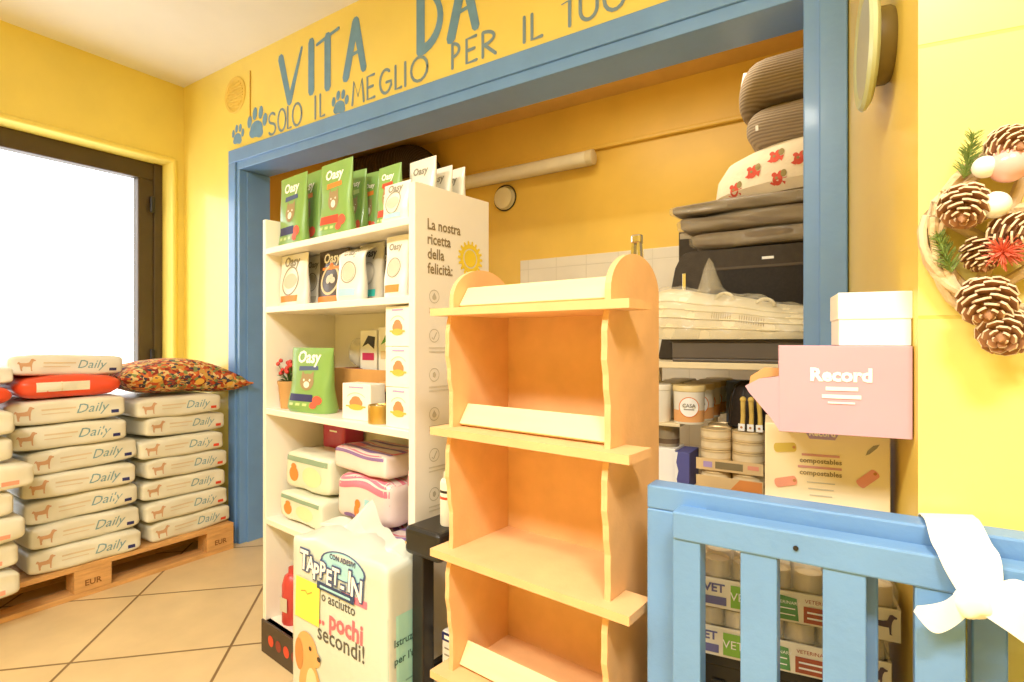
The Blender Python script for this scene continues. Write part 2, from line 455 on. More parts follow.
# lettering on the wall -------------------------------------------------
WF = Frame(0, WY, 0)
def lx(u): return WF.x(u)
def let(ch, x0, x1, zb, h, w):
    X = lambda a: x0 + (x1 - x0) * a
    Z = lambda a: zb + h * a
    P = lambda *q: [(X(a), Z(b)) for a, b in q]
    A = lambda cx, cz, rx, rz, a0, a1: [(X(a), Z(b)) for a, b in arc(cx, cz, rx, rz, a0, a1)]
    t = w * .35
    D = {
     'V': [(P((0, 1), (.42, 0)), w, w * .8), (P((.42, 0), (1, 1.02)), w * .8, t)],
     'I': [(P((.5, 1), (.5, 0)), w, w)],
     'T': [(P((0, .93), (.5, 1), (1, 1.06)), t, t), (P((.5, 1), (.5, 0)), w, w)],
     'A': [(P((0, 0), (.55, 1)), w, w), (P((.55, 1), (1, .05)), w, w * .8), (P((.25, .38), (.8, .42)), t, t)],
     'D': [(P((.08, 1), (.08, 0)), w, w), (A(.08, .5, .86, .48, 90, -90), t, w)],
     'S': [(A(.5, .75, .42, .23, 30, 270), w, w), (A(.5, .25, .45, .25, 90, -150), w, w)],
     'O': [(A(.5, .5, .48, .5, 0, 360), w, w)],
     'L': [(P((.1, 1), (.1, 0), (.95, .02)), w, w)],
     'M': [(P((0, 0), (.15, 1), (.5, .3), (.85, 1), (1, 0)), w, w)],
     'E': [(P((.95, 1), (.08, .98), (.08, 0), (1, .02)), w, w), (P((.08, .5), (.8, .52)), w, w)],
     'G': [(A(.5, .5, .48, .5, 50, 330), w, w), (P((.95, .25), (.95, .45), (.55, .45)), w, w)],
     'P': [(P((.08, 0), (.08, 1)), w, w), (A(.08, .73, .85, .27, 90, -90), w, w)],
     'R': [(P((.08, 0), (.08, 1)), w, w), (A(.08, .74, .8, .26, 90, -90), w, w), (P((.2, .48), (1, 0)), w, w)],
     'U': [(P((.03, 1), (.03, .45)) + A(.5, .42, .47, .42, 180, 360) + P((.97, .45), (.97, 1)), w, w)],
     'C': [(A(.55, .5, .5, .5, 60, 300), w * .6, w)],
    }[ch]
    return sh_add(*[stroke(p, a, b) for p, a, b in D])
big, small = [], []
for ch, a, b, zb in (('V', 281, 302, 2.40), ('I', 306, 317, 2.41), ('T', 317, 339, 2.40), ('A', 346, 364, 2.41), ('D', 419, 442, 2.395), ('A', 451, 476, 2.40), ('C', 536, 574, 2.42)):
    big.append(let(ch, lx(a), lx(b), zb, .25, .048))
for ch, a, b in (('S', 268.5, 276), ('O', 278, 286), ('L', 287.5, 291.5), ('O', 292.5, 302), ('I', 314, 317), ('L', 320, 325), ('M', 352.5, 364), ('E', 367, 375), ('G', 380, 392), ('L', 395, 402), ('I', 404, 407), ('O', 411, 428),
                 ('P', 452, 460), ('E', 466, 477), ('R', 482, 496), ('I', 523, 526), ('L', 531, 543), ('T', 562, 578), ('U', 580, 598), ('O', 604, 626)):
    xa = lx(a); k = (xa + 2.71) / 2.1
    small.append(let(ch, xa, lx(b), 2.262 + .022 * k, .117 - .028 * max(0, k), .0135))
prt('painted_words_large', sh_add(*big), PAINT, wm, o=(0, WY, 0), off=.0015)
prt('painted_words_small', sh_add(*small), mat('blue_thin_lettering', '#7C98AE', .5), wm, o=(0, WY, 0), off=.0015)
def paw(cx, cz, s, tilt=0.0):
    parts = [sh_disc(0, -.12, .34, .26), sh_disc(-.18, -.24, .2, .16), sh_disc(.18, -.24, .2, .16)]
    for dx, dz in ((-.42, .12), (-.16, .36), (.16, .38), (.42, .14)): parts.append(sh_disc(dx, dz, .12, .2))
    V, Fc = sh_add(*parts)
    ca, sa = math.cos(tilt), math.sin(tilt)
    return [(cx + (x * ca - z * sa) * s, cz + (x * sa + z * ca) * s, l) for x, z, l in V], Fc
for u, v, s in ((238, 136, .115), (257, 125, .175), (340, 104, .115)):
    x, z = WF.hit(u, v); prt('paw_print', paw(x, z, s, -.15), PAINT, wm, o=(0, WY, 0), off=.0015)
# round vent near the corner, panel joint beside it
x, z = WF.hit(235.5, 95)
v = nb()
lathe(v, [(0, 0), (.085, 0), (.088, .004), (.1, .006), (.104, .002), (.104, -.004)], 28)
for i in range(-4, 5):
    hw = math.sqrt(max(0, .078 ** 2 - (i * .017) ** 2)); bx(v, -hw, hw, i * .017 - .003, i * .017 + .003, 0, .0045)
vo = obj('wall_vent', v, mat('vent_yellow', '#EBCB62', .6), None, True, (x, WY - .001, z)); vo.rotation_euler = (PI / 2, 0, 0)
tag(vo, 'round pale yellow vent grille on the wall near the ceiling corner', 'vent')
x, z = WF.hit(250.5, 92); v = nb(); bx(v, x - .003, x + .003, WY - .004, WY, 2.4, 2.66); struct(obj('trim_5', v, mat('wall_joint', '#C99A2E', .6)))

# lamps of the shop (above and behind the camera)
for (x, y, sx, sy, rz, lab) in ((-1.0, -.75, 1.45, .38, 0, 'long white ceiling light panel over the middle of the shop'), (.5, -.35, .55, .34, 0, 'short white ceiling light panel beside the yellow pier')):
    t = empty('ceiling_light', (x, y, CZ - .0005)); tag(t, lab, 'ceiling light', 'ceiling light panels of the shop')
    q = nb(); bx(q, -sx / 2, sx / 2, -sy / 2, sy / 2, -.055, 0, .008); obj('housing', q, WHITE, t)
    q = nb(); bx(q, -sx / 2 + .03, sx / 2 - .03, -sy / 2 + .03, sy / 2 - .03, -.06, -.05, .003); obj('diffuser', q, emis('lamp_diffuser', (1, .92, .78), 3.0), t)

exec_parts = True
# ================================================================== PALLET AND DOG FOOD BAGS
pal = empty('wooden_pallet', (-2.955, 1.08, 0)); tag(pal, 'low wooden pallet on the tiled floor under the dog food bags', 'pallet')
L2 = .615
for yc in (-L2 + .072, -.04, L2 - .072):
    for xc in (-.05, -.33, -.615):
        q = nb(); bx(q, xc - .05 if xc != -.05 else -.1, xc + .05 if xc != -.05 else -.0, yc - .072, yc + .072, .022, .1, .003); bl = obj('block', q, PINE, pal)
        if xc == -.05:
            st = sh_add(sh_text('EPAL' if yc < -.4 else 'EUR', .032, yc, .048, bold=.0006), sh_ring(yc, .06, .026, .028))
            prt('stamp', sh_text('EUR', .036, yc, .048, bold=.0008), mat('burnt_stamp', '#8A5A2A', .8), bl, o=(0, 0, 0), U=(0, 1, 0), N=(1, 0, 0), off=.001)
for xc in (-.05, -.33, -.615):
    q = nb(); bx(q, xc - .05, xc + .05, -L2, L2, 0, .022, .002); obj('bottom_board', q, PINE, pal)
for yc in (-L2 + .072, -.04, L2 - .072):
    q = nb(); bx(q, -.665, 0, yc - .072, yc + .072, .1, .122, .002); obj('stringer_board', q, PINE, pal)
for i in range(5):
    a = -.665 + i * .1365
    q = nb(); bx(q, a, a + .12 if i < 4 else 0.0, -L2, L2, .122, .144, .002); obj('deck_board', q, PINE, pal)

def food_bag(name, L, D, T, seed, body=PAPER, tabm=NAVY, logo=True, tx=0.0):
    """bag lying flat, long printed side facing local -y; x along that side"""
    q = nb(); smoothed(q, L, D, T, 14, 8.0, .2, .03, seed, .035)
    bv = bvh_of(q)
    o = obj(name, q, body, None, True)
    if logo:
        prt('dog_print', sh_dog(-L * .37, T * .5, T * .6), mat('print_tan_dog', '#CFA27A', .6), o, bv)
        prt('brand_word', sh_text('Daily', T * .56, L * .2, T * .36, .32, T * .0), TEALT, o, bv)
        prt('small_print', sh_add(sh_rect(-L * .23, L * .05, T * .58, T * .645, 10, 1), sh_rect(-L * .23, L * .0, T * .42, T * .455, 10, 1)), PALEBR, o, bv)
        prt('colour_tab', sh_rect(L * .36, L * .43, T * .22, T * .36, 4, 2), tabm, o, bv)
    else:
        prt('colour_tab', sh_rect(L * .25, L * .38, T * .2, T * .36, 4, 2), mat('print_salmon', '#F0A284', .5), o, bv)
        prt('small_print', sh_rect(L * .0, L * .2, T * .3, T * .4, 4, 1), mat('print_pale_salmon', '#F3CDB0', .5), o, bv)
    return o
ORD = ['lowest', 'second from the bottom', 'third from the bottom', 'fourth from the bottom', 'fifth from the bottom', 'sixth from the bottom', 'seventh from the bottom']
def stack(protos, n, x, yc, z0, T, drift, where, group, jit, dx=None, first=True):
    for i in range(n):
        src = protos[i % len(protos)]
        lab = 'cream dog food bag, %s of %s' % (ORD[i], where)
        o = src if i < len(protos) else dup(src)
        o['label'] = lab; o['category'] = 'dog food bag'; o['group'] = group
        rr = random.Random(i * 31 + int(yc * 100))
        o.location = (x + rr.uniform(-jit, jit) + (dx[i] if dx else 0), yc + drift * i + rr.uniform(-jit, jit), z0 + i * T)
        o.rotation_euler = (rr.uniform(-.012, .012), rr.uniform(-.022, .022), PI / 2 + rr.uniform(-.07, .07))
TA = .108
stack([food_bag('dog_food_bag', .425, .56, TA * .965, s) for s in (1, 2, 3)], 7, -3.25, 1.035, .144, TA, -.009, 'the middle stack with navy tabs', 'cream dog food bags with navy tabs', .014)
TB = .104
stack([food_bag('dog_food_bag', .41, .56, TB * .965, s, tabm=REDP) for s in (4, 5, 6)], 7, -3.26, 1.482, .144, TB, -.008, 'the stack beside the blue door post', 'cream dog food bags with red tabs', .01)
TC = .106
stack([food_bag('dog_food_bag', .42, .58, TC * .965, s, logo=False) for s in (7, 8, 9)], 7, -3.12, .545, .144, TC, .0, 'the stack at the left edge', 'cream dog food bags with salmon tabs', .03)
# red sack and white bag on top of the stacks
def red_sack(L, D, T, seed):
    q = nb(); smoothed(q, L, D, T, 14, 3.4, .45, .1, seed, .06)
    bv = bvh_of(q)
    o = obj('red_sack', q, mat('red_sack_film', '#E8502C', .4, .1, 8, .3, 14, coat=.2), None, True)
    return o, bv
o, bv = red_sack(.39, .5, .095, 3)
prt('paper_label', sh_rect(-.13, .06, .03, .07, 8, 4), PAPER, o, bv); prt('label_seam', sh_rect(-.045, -.04, .03, .072, 1, 4), PALEBR, o, bv)
o.location = (-3.2, .965, .144 + 7 * TA + .002); o.rotation_euler = (0, 0, PI / 2)
tag(o, 'orange-red sack with a cream paper label, near the top of the middle bag stack', 'sack', 'orange-red sacks')
o2, bv = red_sack(.40, .5, .085, 5)
o2.location = (-3.14, .55, .144 + 7 * TC + .002); o2.rotation_euler = (0, 0, PI / 2)
tag(o2, 'orange-red sack at the left edge, beside the labelled red sack', 'sack', 'orange-red sacks')
o = food_bag('dog_food_bag', .42, .52, .095, 12, PAPER2)
o.location = (-3.27, .97, .144 + 7 * TA + .094); o.rotation_euler = (0, .03, PI / 2)
tag(o, 'white dog food bag lying on the labelled red sack, topmost of the middle stack', 'dog food bag', 'dog food bags on the red sacks')
o = food_bag('dog_food_bag', .42, .52, .075, 13, PAPER2, logo=False)
o.location = (-3.2, .55, .144 + 7 * TC + .087); o.rotation_euler = (0, 0, PI / 2)
tag(o, 'white plastic bag on the red sack at the left edge', 'dog food bag', 'dog food bags on the red sacks')

# patterned cushion
fm = bpy.data.materials.new('floral_fabric'); fm.use_nodes = True
nt = fm.node_tree; b = nt.nodes['Principled BSDF']
tc = nt.nodes.new('ShaderNodeTexCoord'); vo = nt.nodes.new('ShaderNodeTexVoronoi'); vo.inputs['Scale'].default_value = 62; vo.inputs['Randomness'].default_value = 1
nt.links.new(tc.outputs['Object'], vo.inputs['Vector'])
sep = nt.nodes.new('ShaderNodeSeparateColor'); nt.links.new(vo.outputs['Color'], sep.inputs[0])
r = nt.nodes.new('ShaderNodeValToRGB'); r.color_ramp.interpolation = 'CONSTANT'
for i, (p, hx) in enumerate(((0, '#C2542E'), (.22, '#E0C080'), (.42, '#8C3020'), (.55, '#C89A4A'), (.68, '#3A3A48'), (.78, '#D8803C'), (.9, '#7E8A50'))):
    e = r.color_ramp.elements[i] if i < 2 else r.color_ramp.elements.new(p)
    e.position = p; e.color = lin(hx)
nt.links.new(sep.outputs[0], r.inputs[0]); nt.links.new(r.outputs[0], b.inputs['Base Color']); b.inputs['Roughness'].default_value = .85
q = nb()
bmesh.ops.create_cube(q, size=2); bmesh.ops.subdivide_edges(q, edges=q.edges[:], cuts=16, use_grid_fill=True)
for vv in q.verts:
    x, y, z = vv.co
    k = (max(0, (1 - abs(x) ** 2.6)) * max(0, (1 - abs(y) ** 2.6))) ** .45
    s = 1 + .10 * (abs(x * y)) ** 2 - .05 * (1 - abs(x)) * abs(y)
    vv.co = (x * .29 * s, y * .22 * s, .095 + z * (.086 * k + .004) + .015 * math.sin(3 * x + 1) - .03 * x * 1)
cu = obj('floral_cushion', q, fm, None, True)
bmq = bmesh.new(); bmq.from_mesh(cu.data); bv = bvh_of(bmq); bmq.free()
def petals(cx, cz, r, n):
    ss = []
    for i in range(n):
        a = 2 * PI * i / n
        ss.append(stroke([(cx + r * .3 * math.cos(a), cz + r * .3 * math.sin(a)), (cx + r * math.cos(a), cz + r * .6 * math.sin(a))], .002, .006))
    return sh_add(*ss)
for pp_ in (petals(-.06, .085, .05, 12), petals(.12, .07, .04, 10)): prt('flower_print', pp_, mat('print_slate', '#3C4458', .7), cu, bv)
for pp_ in (sh_disc(.05, .075, .022, .016), sh_disc(-.16, .1, .024, .017), sh_disc(.2, .055, .016, .012)): prt('flower_print', pp_, mat('print_ochre_flower', '#E7B44C', .7), cu, bv)
cu.location = (-3.17, 1.478, .144 + 7 * TB - .012); cu.rotation_euler = (0, .0, PI / 2 - .05)
tag(cu, 'floral patterned cushion in rust and ochre lying on the bag stack by the post', 'cushion')

# ================================================================== WHITE DISPLAY SHELF
DF = Frame(-1.89, 1.195, -6.5); DW, DD = .862, .30
ds = empty('display_shelf', DF.w(0, 0)); ds.rotation_euler.z = DF.a
tag(ds, 'tall white display shelf unit packed with pet products', 'display shelf')
q = nb(); bx(q, 0, .022, 0, DD, 0, 1.6, .002); obj('side_panel', q, WHITE, ds)
q = nb(); bx(q, DW - .026, DW, 0, DD, 0, 1.585, .002); rp = obj('side_panel', q, WHITE, ds)
q = nb(); bx(q, .022, DW - .026, DD - .012, DD, .1, 1.52, .001); obj('back_panel', q, WHITE, ds)
SHZ = [.119, .497, .902, 1.276, 1.492]
for z in SHZ:
    q = nb(); bx(q, .022, DW - .026, .0, DD - .012, z - .022, z, .002); obj('shelf', q, WHITE, ds)
q = nb(); bx(q, .0, DW, -.006, .02, 0, .119, .002); pl = obj('plinth', q, mat('dark_brown_plinth', '#4A3B2E', .5), ds)
prt('round_emblem', sh_disc(.075, .062, .02), REDP, pl, o=(0, -.006, 0))
for i in range(1, 7): prt('round_emblem', sh_disc(.075 + i * .055, .062, .02), REDP if i % 2 == 0 else mat('print_maroon', '#8E3324', .5), pl, o=(0, -.006, 0))
# print on the outer face of the right panel (y = depth, z)
kw = dict(o=(DW, 0, 0), U=(0, 1, 0), V=(0, 0, 1), N=(1, 0, 0))
for s, z in (('La nostra', 1.462), ('ricetta', 1.421), ('della', 1.38), ('felicità:', 1.339)):
    prt('slogan_line', sh_text(s, .042, .045, z, 0, .0008, 'LEFT', .82), mat('print_taupe', '#8E7C58', .6), rp, **kw)
prt('sun_emblem', sh_add(sh_ring(.215, 1.398, .03, .043), sh_disc(.215, 1.398, .026), *[stroke([(.215 + .043 * math.cos(a), 1.398 + .043 * math.sin(a)), (.215 + .05 * math.cos(a), 1.398 + .05 * math.sin(a))], .008) for a in [i * PI / 9 for i in range(18)]]), YELP, rp, **kw)
for i, z in enumerate((1.275, 1.165, 1.055, .945, .83, .72)):
    prt('outline_icon', sh_add(sh_ring(.07, z, .017, .019), (sh_poly([(.07, z + .011)] + [(.07 + .008 * math.sin(t), z - .003 - .007 * math.cos(t)) for t in [2.2 - .44 * k for k in range(11)]]), stroke([(.062, z - .006), (.067, z - .011), (.079, z + .009)], .003), sh_disc(.07, z, .007, .009, 5))[i % 3]), mat('print_faint_grey', '#C6BEA8', .6), rp, **kw)
    prt('small_print', sh_lines(.05, .17, z - .032, 2, .011, .004, i), mat('print_fainter_grey', '#DED6C2', .6), rp, **kw)


def pouch(name, W, Hh, D, m, seam=.06, lean=0.0, seed=0, fold=0.0):
    """stand-up pouch: base centre at origin, front toward -y"""
    q = nb(); rr = random.Random(seed); n = 28; rows = 16; rings = []
    ph = rr.uniform(0, 6)
    for j in range(rows + 1):
        t = j / rows
        dd = D * (.9 if j == 0 else min(1, (1.06 - t) ** .75)) * (1 if t < 1 - seam else 0)
        dd = max(dd, .005)
        ww = W * (.93 + .07 * abs(2 * t - 1) ** 1.5) * (1 if j else .96)
        ring = []
        for i in range(n):
            a = 2 * PI * i / n
            ca, sa = math.cos(a), math.sin(a)
            x = math.copysign(abs(ca) ** .45, ca) * ww / 2; y = math.copysign(abs(sa) ** .8, sa) * dd / 2
            y += .0035 * math.sin(9 * t + ph + 20 * x) * (1 - t) * (t > 0) + lean * t * Hh + fold * max(0, t - .72) ** 2 * 6
            ring.append(q.verts.new((x, y, t * Hh - (.5 * abs(fold) * max(0, t - .8)))))
        rings.append(ring)
    for a, b in zip(rings, rings[1:]):
        for i in range(n): q.faces.new((a[i], a[(i + 1) % n], b[(i + 1) % n], b[i]))
    q.faces.new(rings[0][::-1]); q.faces.new(rings[-1])
    bv = bvh_of(q)
    return obj(name, q, m, None, True), bv
def oasy(o, bv, W, H, logo=WHT, acc=ORANGE, band=REDP, cat=None, variant=0):
    prt('brand_word', sh_text('Oasy', W * .26, 0, H * .77, 0, W * .008), logo, o, bv)
    if variant == 0:
        prt('flavour_band', sh_poly([(-W * .2, H * .64), (W * .26, H * .66), (W * .24, H * .72), (-W * .2, H * .71)]), acc, o, bv)
        prt('pet_picture', sh_add(sh_disc(W * .03, H * .47, W * .17, H * .13), sh_poly([(-W * .12, H * .55), (-W * .1, H * .64), (-W * .02, H * .58)]), sh_poly([(W * .18, H * .55), (W * .16, H * .64), (W * .08, H * .58)])), cat or mat('print_pet_brown', '#A08A60', .6), o, bv)
        prt('pet_muzzle', sh_add(sh_disc(W * .03, H * .43, W * .07, H * .05), sh_disc(-W * .04, H * .5, W * .02), sh_disc(W * .1, H * .5, W * .02)), WPOUCH, o, bv, off=.0018)
        prt('lower_band', sh_rect(-W * .36, W * .2, H * .17, H * .28, 8, 3), band, o, bv)
        prt('fruit_picture', sh_add(sh_disc(W * .3, H * .2, W * .1, H * .07), sh_disc(W * .22, H * .12, W * .08, H * .05)), mat('print_tomato', '#E2604A', .5), o, bv, off=.0018)
        prt('claim_marks', sh_add(*[sh_rect(-W * .34 + i * W * .16, -W * .24 + i * W * .16, H * .1, H * .14, 2, 1) for i in range(3)]), GREENL, o, bv)
    elif variant == 1:
        prt('flavour_band', sh_rect(-W * .32, W * .32, H * .08, H * .2, 8, 3), acc, o, bv)
        prt('pet_picture', sh_disc(0, H * .48, W * .22, H * .15), cat or LGREY, o, bv)
        prt('outline_ring', sh_ring(0, H * .48, W * .25, W * .28), GREY, o, bv)
    else:
        prt('outline_ring', sh_ring(0, H * .45, W * .24, W * .29), PALEBR, o, bv)
        prt('flavour_band', sh_add(sh_rect(-W * .3, W * .3, H * .64, H * .69, 8, 2), sh_disc(0, H * .7, W * .07)), acc, o, bv)
        prt('lower_band', sh_rect(-W * .44, W * .44, H * .05, H * .15, 10, 2), band, o, bv)
        prt('pet_picture', sh_add(sh_disc(-W * .06, H * .46, W * .07, H * .08), sh_disc(W * .08, H * .44, W * .08, H * .06), sh_disc(W * .02, H * .52, W * .06, H * .04)), LGREY, o, bv)

def on_shelf(o, k, u0, u1, yl, rz=0.0):
    hw = max(v.co.x for v in o.data.vertices)
    x = min(max((DF.x(u0, yl) + DF.x(u1, yl)) / 2, .024 + hw), DW - .028 - hw)
    o.location = DF.w(x, yl, SHZ[k] + .0008); o.rotation_euler.z = DF.a + rz
    return o
def pw(u0, u1, yl): return DF.x(u1, yl) - DF.x(u0, yl)

NAVYP = mat('print_blue_grey', '#4A5A86', .5)
TOP = [  # u0,u1,v_top,y,rz,depth,mat,acc,band,label
 (274, 300, 179, .06, .0, .05, GREENB, NAVYP, NAVY, 'green treat pouch with a navy band, leftmost on the top shelf'),
 (297, 323, 174, .12, .0, .05, GREENB, ORANGE, REDP, 'green treat pouch with an orange band between two green pouches'),
 (322, 353, 162, .05, .03, .05, GREENB, ORANGE, REDP, 'tallest green treat pouch, foremost on the top shelf'),
 (349, 366, 171, .13, .1, .05, GREENB, GREENL, ORANGE, 'green treat pouch partly behind the tallest green pouch'),
 (365, 380, 173, .17, .1, .05, GREENB, ORANGE, REDP, 'small green treat pouch in the middle of the top shelf'),
 (379, 402, 166, .07, 0, .05, GREENB, REDP, REDP, 'green treat pouch with a red star, right end of the green row'),
]
for u0, u1, vt, yl, rz, dp, m, acc, band, lab in TOP:
    W = pw(u0, u1, yl) * .97; H = DF.z((u0 + u1) / 2, vt, yl) - SHZ[4]
    o, bv = pouch('treat_pouch', W, H, dp, m, seed=u0)
    oasy(o, bv, W, H, WHT, acc, band)
    if 'star' in lab:
        prt('star', sh_poly([(W * (.05 + .2 * (1 if i % 2 == 0 else .45) * math.cos(PI / 2 + i * PI / 5)), H * .6 + W * .2 * (1 if i % 2 == 0 else .45) * math.sin(PI / 2 + i * PI / 5)) for i in range(10)]), REDP, o, bv, off=.002)
    on_shelf(o, 4, u0, u1, yl, rz); tag(o, lab, 'treat pouch', 'green treat pouches on the top shelf')
# pale pouches looking over the side panel
for u0, u1, vt, yl, rz, lab in ((404, 416, 180, .03, .3, 'pale treat pouch half hidden by the left edge of the side panel'), (417, 447, 157, .125, .25, 'tall white treat pouch rising above the side panel of the shelf'), (443, 457, 166, .19, .35, 'white treat pouch second in the row behind the side panel'), (452, 464, 169, .245, .35, 'white treat pouch third in the row behind the side panel')):
    W = .12
    H = DF.z((u0 + u1) / 2, vt, yl) - SHZ[4]
    o, bv = pouch('treat_pouch', W, H, .05, WPOUCH, seed=u0); oasy(o, bv, W, H, GREY, LTBLUE, LTBLUE, variant=1)
    x = min((DF.x(u0, yl) + DF.x(u1, yl)) / 2, DW - .05 - W / 2)
    o.location = DF.w(x, yl, SHZ[4] + .0008); o.rotation_euler.z = DF.a
    tag(o, lab, 'treat pouch', 'white treat pouches behind the side panel')

SEC = [
 (279, 306, 251, .06, 0, .05, WPOUCH, 1, GREY, ORANGE, None, 'white treat pouch with an orange label, leftmost on the second shelf'),
 (307, 325, 254, .13, 0, .05, WPOUCH, 1, GREY, LGREY, None, 'plain white treat pouch beside the black pouch on the second shelf'),
 (320, 350, 246, .10, .0, .05, BPOUCH, 2, WHT, ORANGE, ORANGE, 'black treat pouch with an orange mark and round emblem'),
 (341, 364, 242, .04, .12, .05, WPOUCH, 1, GREY, LTBLUE, None, 'pale treat pouch with a curled top in front of a grey pouch'),
 (360, 385, 244, .10, .0, .05, GPOUCH, 1, BLK, mat('print_strong_teal', '#2AA39A', .5), None, 'grey treat pouch with a teal label on the second shelf'),
 (376, 395, 243, .17, .0, .05, BPOUCH, 1, WHT, mat('print_strong_teal', '#2AA39A', .5), None, 'dark treat pouch squeezed behind the white pouch at the right end'),
 (387, 410, 236, .05, .0, .05, WPOUCH, 1, GREY, ORANGE, LILAC, 'white treat pouch with an orange band at the right end of the second shelf'),
]
for u0, u1, vt, yl, rz, dp, m, var, logo, acc, extra, lab in SEC:
    W = pw(u0, u1, yl); H = min(DF.z((u0 + u1) / 2, vt, yl) - SHZ[3], SHZ[4] - .026 - SHZ[3])
    o, bv = pouch('treat_pouch', W, H, dp, m, seed=u0, fold=(.12 if 'curled' in lab else .0))
    oasy(o, bv, W, H, logo, acc, extra or REDP, variant=var)
    on_shelf(o, 3, u0, u1, yl, rz); tag(o, lab, 'treat pouch', 'treat pouches on the second shelf')

# third shelf
o, bv = pouch('treat_pouch', pw(296, 330, .06), DF.z(315, 348, .06) - SHZ[2], .085, GREENB, seed=2)
oasy(o, bv, pw(296, 330, .06), DF.z(315, 348, .06) - SHZ[2], WHT, NAVYP, NAVY)
on_shelf(o, 2, 296, 331, .06, .12); tag(o, 'green treat pouch with a navy band standing beside the potted plant', 'treat pouch')
# potted plant
pp = empty('potted_plant', DF.w(DF.x(292, .07), .06, SHZ[2] + .0006)); tag(pp, 'small potted plant with red berries in a tan pot, left on the third shelf', 'potted plant')
q = nb(); lathe(q, [(0, .002), (.028, .002), (.03, 0), (.039, .085), (.042, .092), (.042, .1), (.037, .1), (.036, .086), (0, .084)], 24); obj('pot', q, mat('tan_pot', '#C79A62', .7, .08, 12), pp, True)
q = nb()
rr = random.Random(4); tips = []
for i in range(16):
    a = rr.uniform(0, 6.28); r1 = rr.uniform(.01, .05); z = rr.uniform(.12, .17)
    tube(q, [(0, 0, .08), (r1 * .4 * math.cos(a), r1 * .4 * math.sin(a), .11), (r1 * math.cos(a), r1 * math.sin(a), z)], .0015, 5); tips.append((r1 * math.cos(a), r1 * math.sin(a), z))
obj('stems', q, mat('stem_green', '#4F6A2E', .6), pp)
q = nb()
for i in range(26):
    a = rr.uniform(0, 6.28); r1 = rr.uniform(.012, .034); z = rr.uniform(.098, .135); l = rr.uniform(.02, .032)
    d = Vector((math.cos(a), math.sin(a), rr.uniform(-.1, .5))).normalized(); s = d.cross(Vector((0, 0, 1))).normalized()
    p = Vector((r1 * math.cos(a), r1 * math.sin(a), z))
    vs = [q.verts.new(p - d * l * .5), q.verts.new(p + s * l * .32 + Vector((0, 0, .003))), q.verts.new(p + d * l * .6), q.verts.new(p - s * l * .32 + Vector((0, 0, .003)))]
    q.faces.new(vs)
obj('leaves', q, mat('leaf_green', '#4E7A35', .5, .2, 30), pp)
q = nb()
for p in tips + [(x * .7, y * .8, z + .012) for x, y, z in tips[:10]]:
    bmesh.ops.create_icosphere(q, subdivisions=1, radius=.0085, matrix=Matrix.Translation((p[0], p[1], p[2])))
obj('berries', q, mat('red_berries', '#C4382E', .35, .15, 40), pp, True)

def carton(name, W, D, H, m, bev=.002):
    q = nb(); bx(q, -W / 2, W / 2, 0, D, 0, H, bev); return obj(name, q, m)
CART = mat('white_carton', '#F8F3E6', .5, .02)
def emblem(o, W, H, D=None, side=False):
    kw = dict(o=(0, 0, 0)) if not side else dict(o=(W / 2, D / 2, 0), U=(0, 1, 0), N=(1, 0, 0))
    w = D if side else W
    prt('face_emblem', sh_add(sh_disc(0, H * .47, w * .2, H * .14), sh_disc(0, H * .56, w * .14, H * .1)), mat('print_salmon_face', '#E58A5A', .5), o, **kw)
    prt('collar_emblem', sh_add(sh_disc(0, H * .36, w * .22, H * .08), sh_rect(-w * .3, w * .3, H * .36, H * .40, 2, 1)), mat('print_amber', '#F2B84E', .5), o, off=.002, **kw)
    prt('arc_print', stroke(arc(0, H * .45, w * .34, H * .3, 40, 140), .003), LGREY, o, **kw)
    prt('top_word', sh_rect(-w * .22, w * .22, H * .88, H * .92, 2, 1), LILAC, o, **kw)
# three cube cartons stacked against the right panel
cw = pw(387, 413.5, .02); chh = (DF.z(400, 306, .02) - SHZ[2]) / 3
for i, nm in enumerate(('lowest', 'middle', 'topmost')):
    o = carton('carton', cw * .98, .11, chh - .001, CART); emblem(o, cw, chh)
    o.location = DF.w(DF.x(387, .02) + cw / 2 - [0, .0, .004][i], .015, SHZ[2] + .0006 + i * chh); o.rotation_euler.z = DF.a + [.0, .02, -.03][i]
    tag(o, 'white carton with an orange face emblem, %s of three beside the side panel' % nm, 'carton', 'stacked white cartons')
W = pw(342, 371, .03); o = carton('carton', W * .85, .06, DF.z(356, 384, .03) - SHZ[2], CART); emblem(o, W, DF.z(356, 384, .03) - SHZ[2])
on_shelf(o, 2, 342, 371, .03, .1); tag(o, 'white carton with an orange face emblem standing left of the gold tin', 'carton')
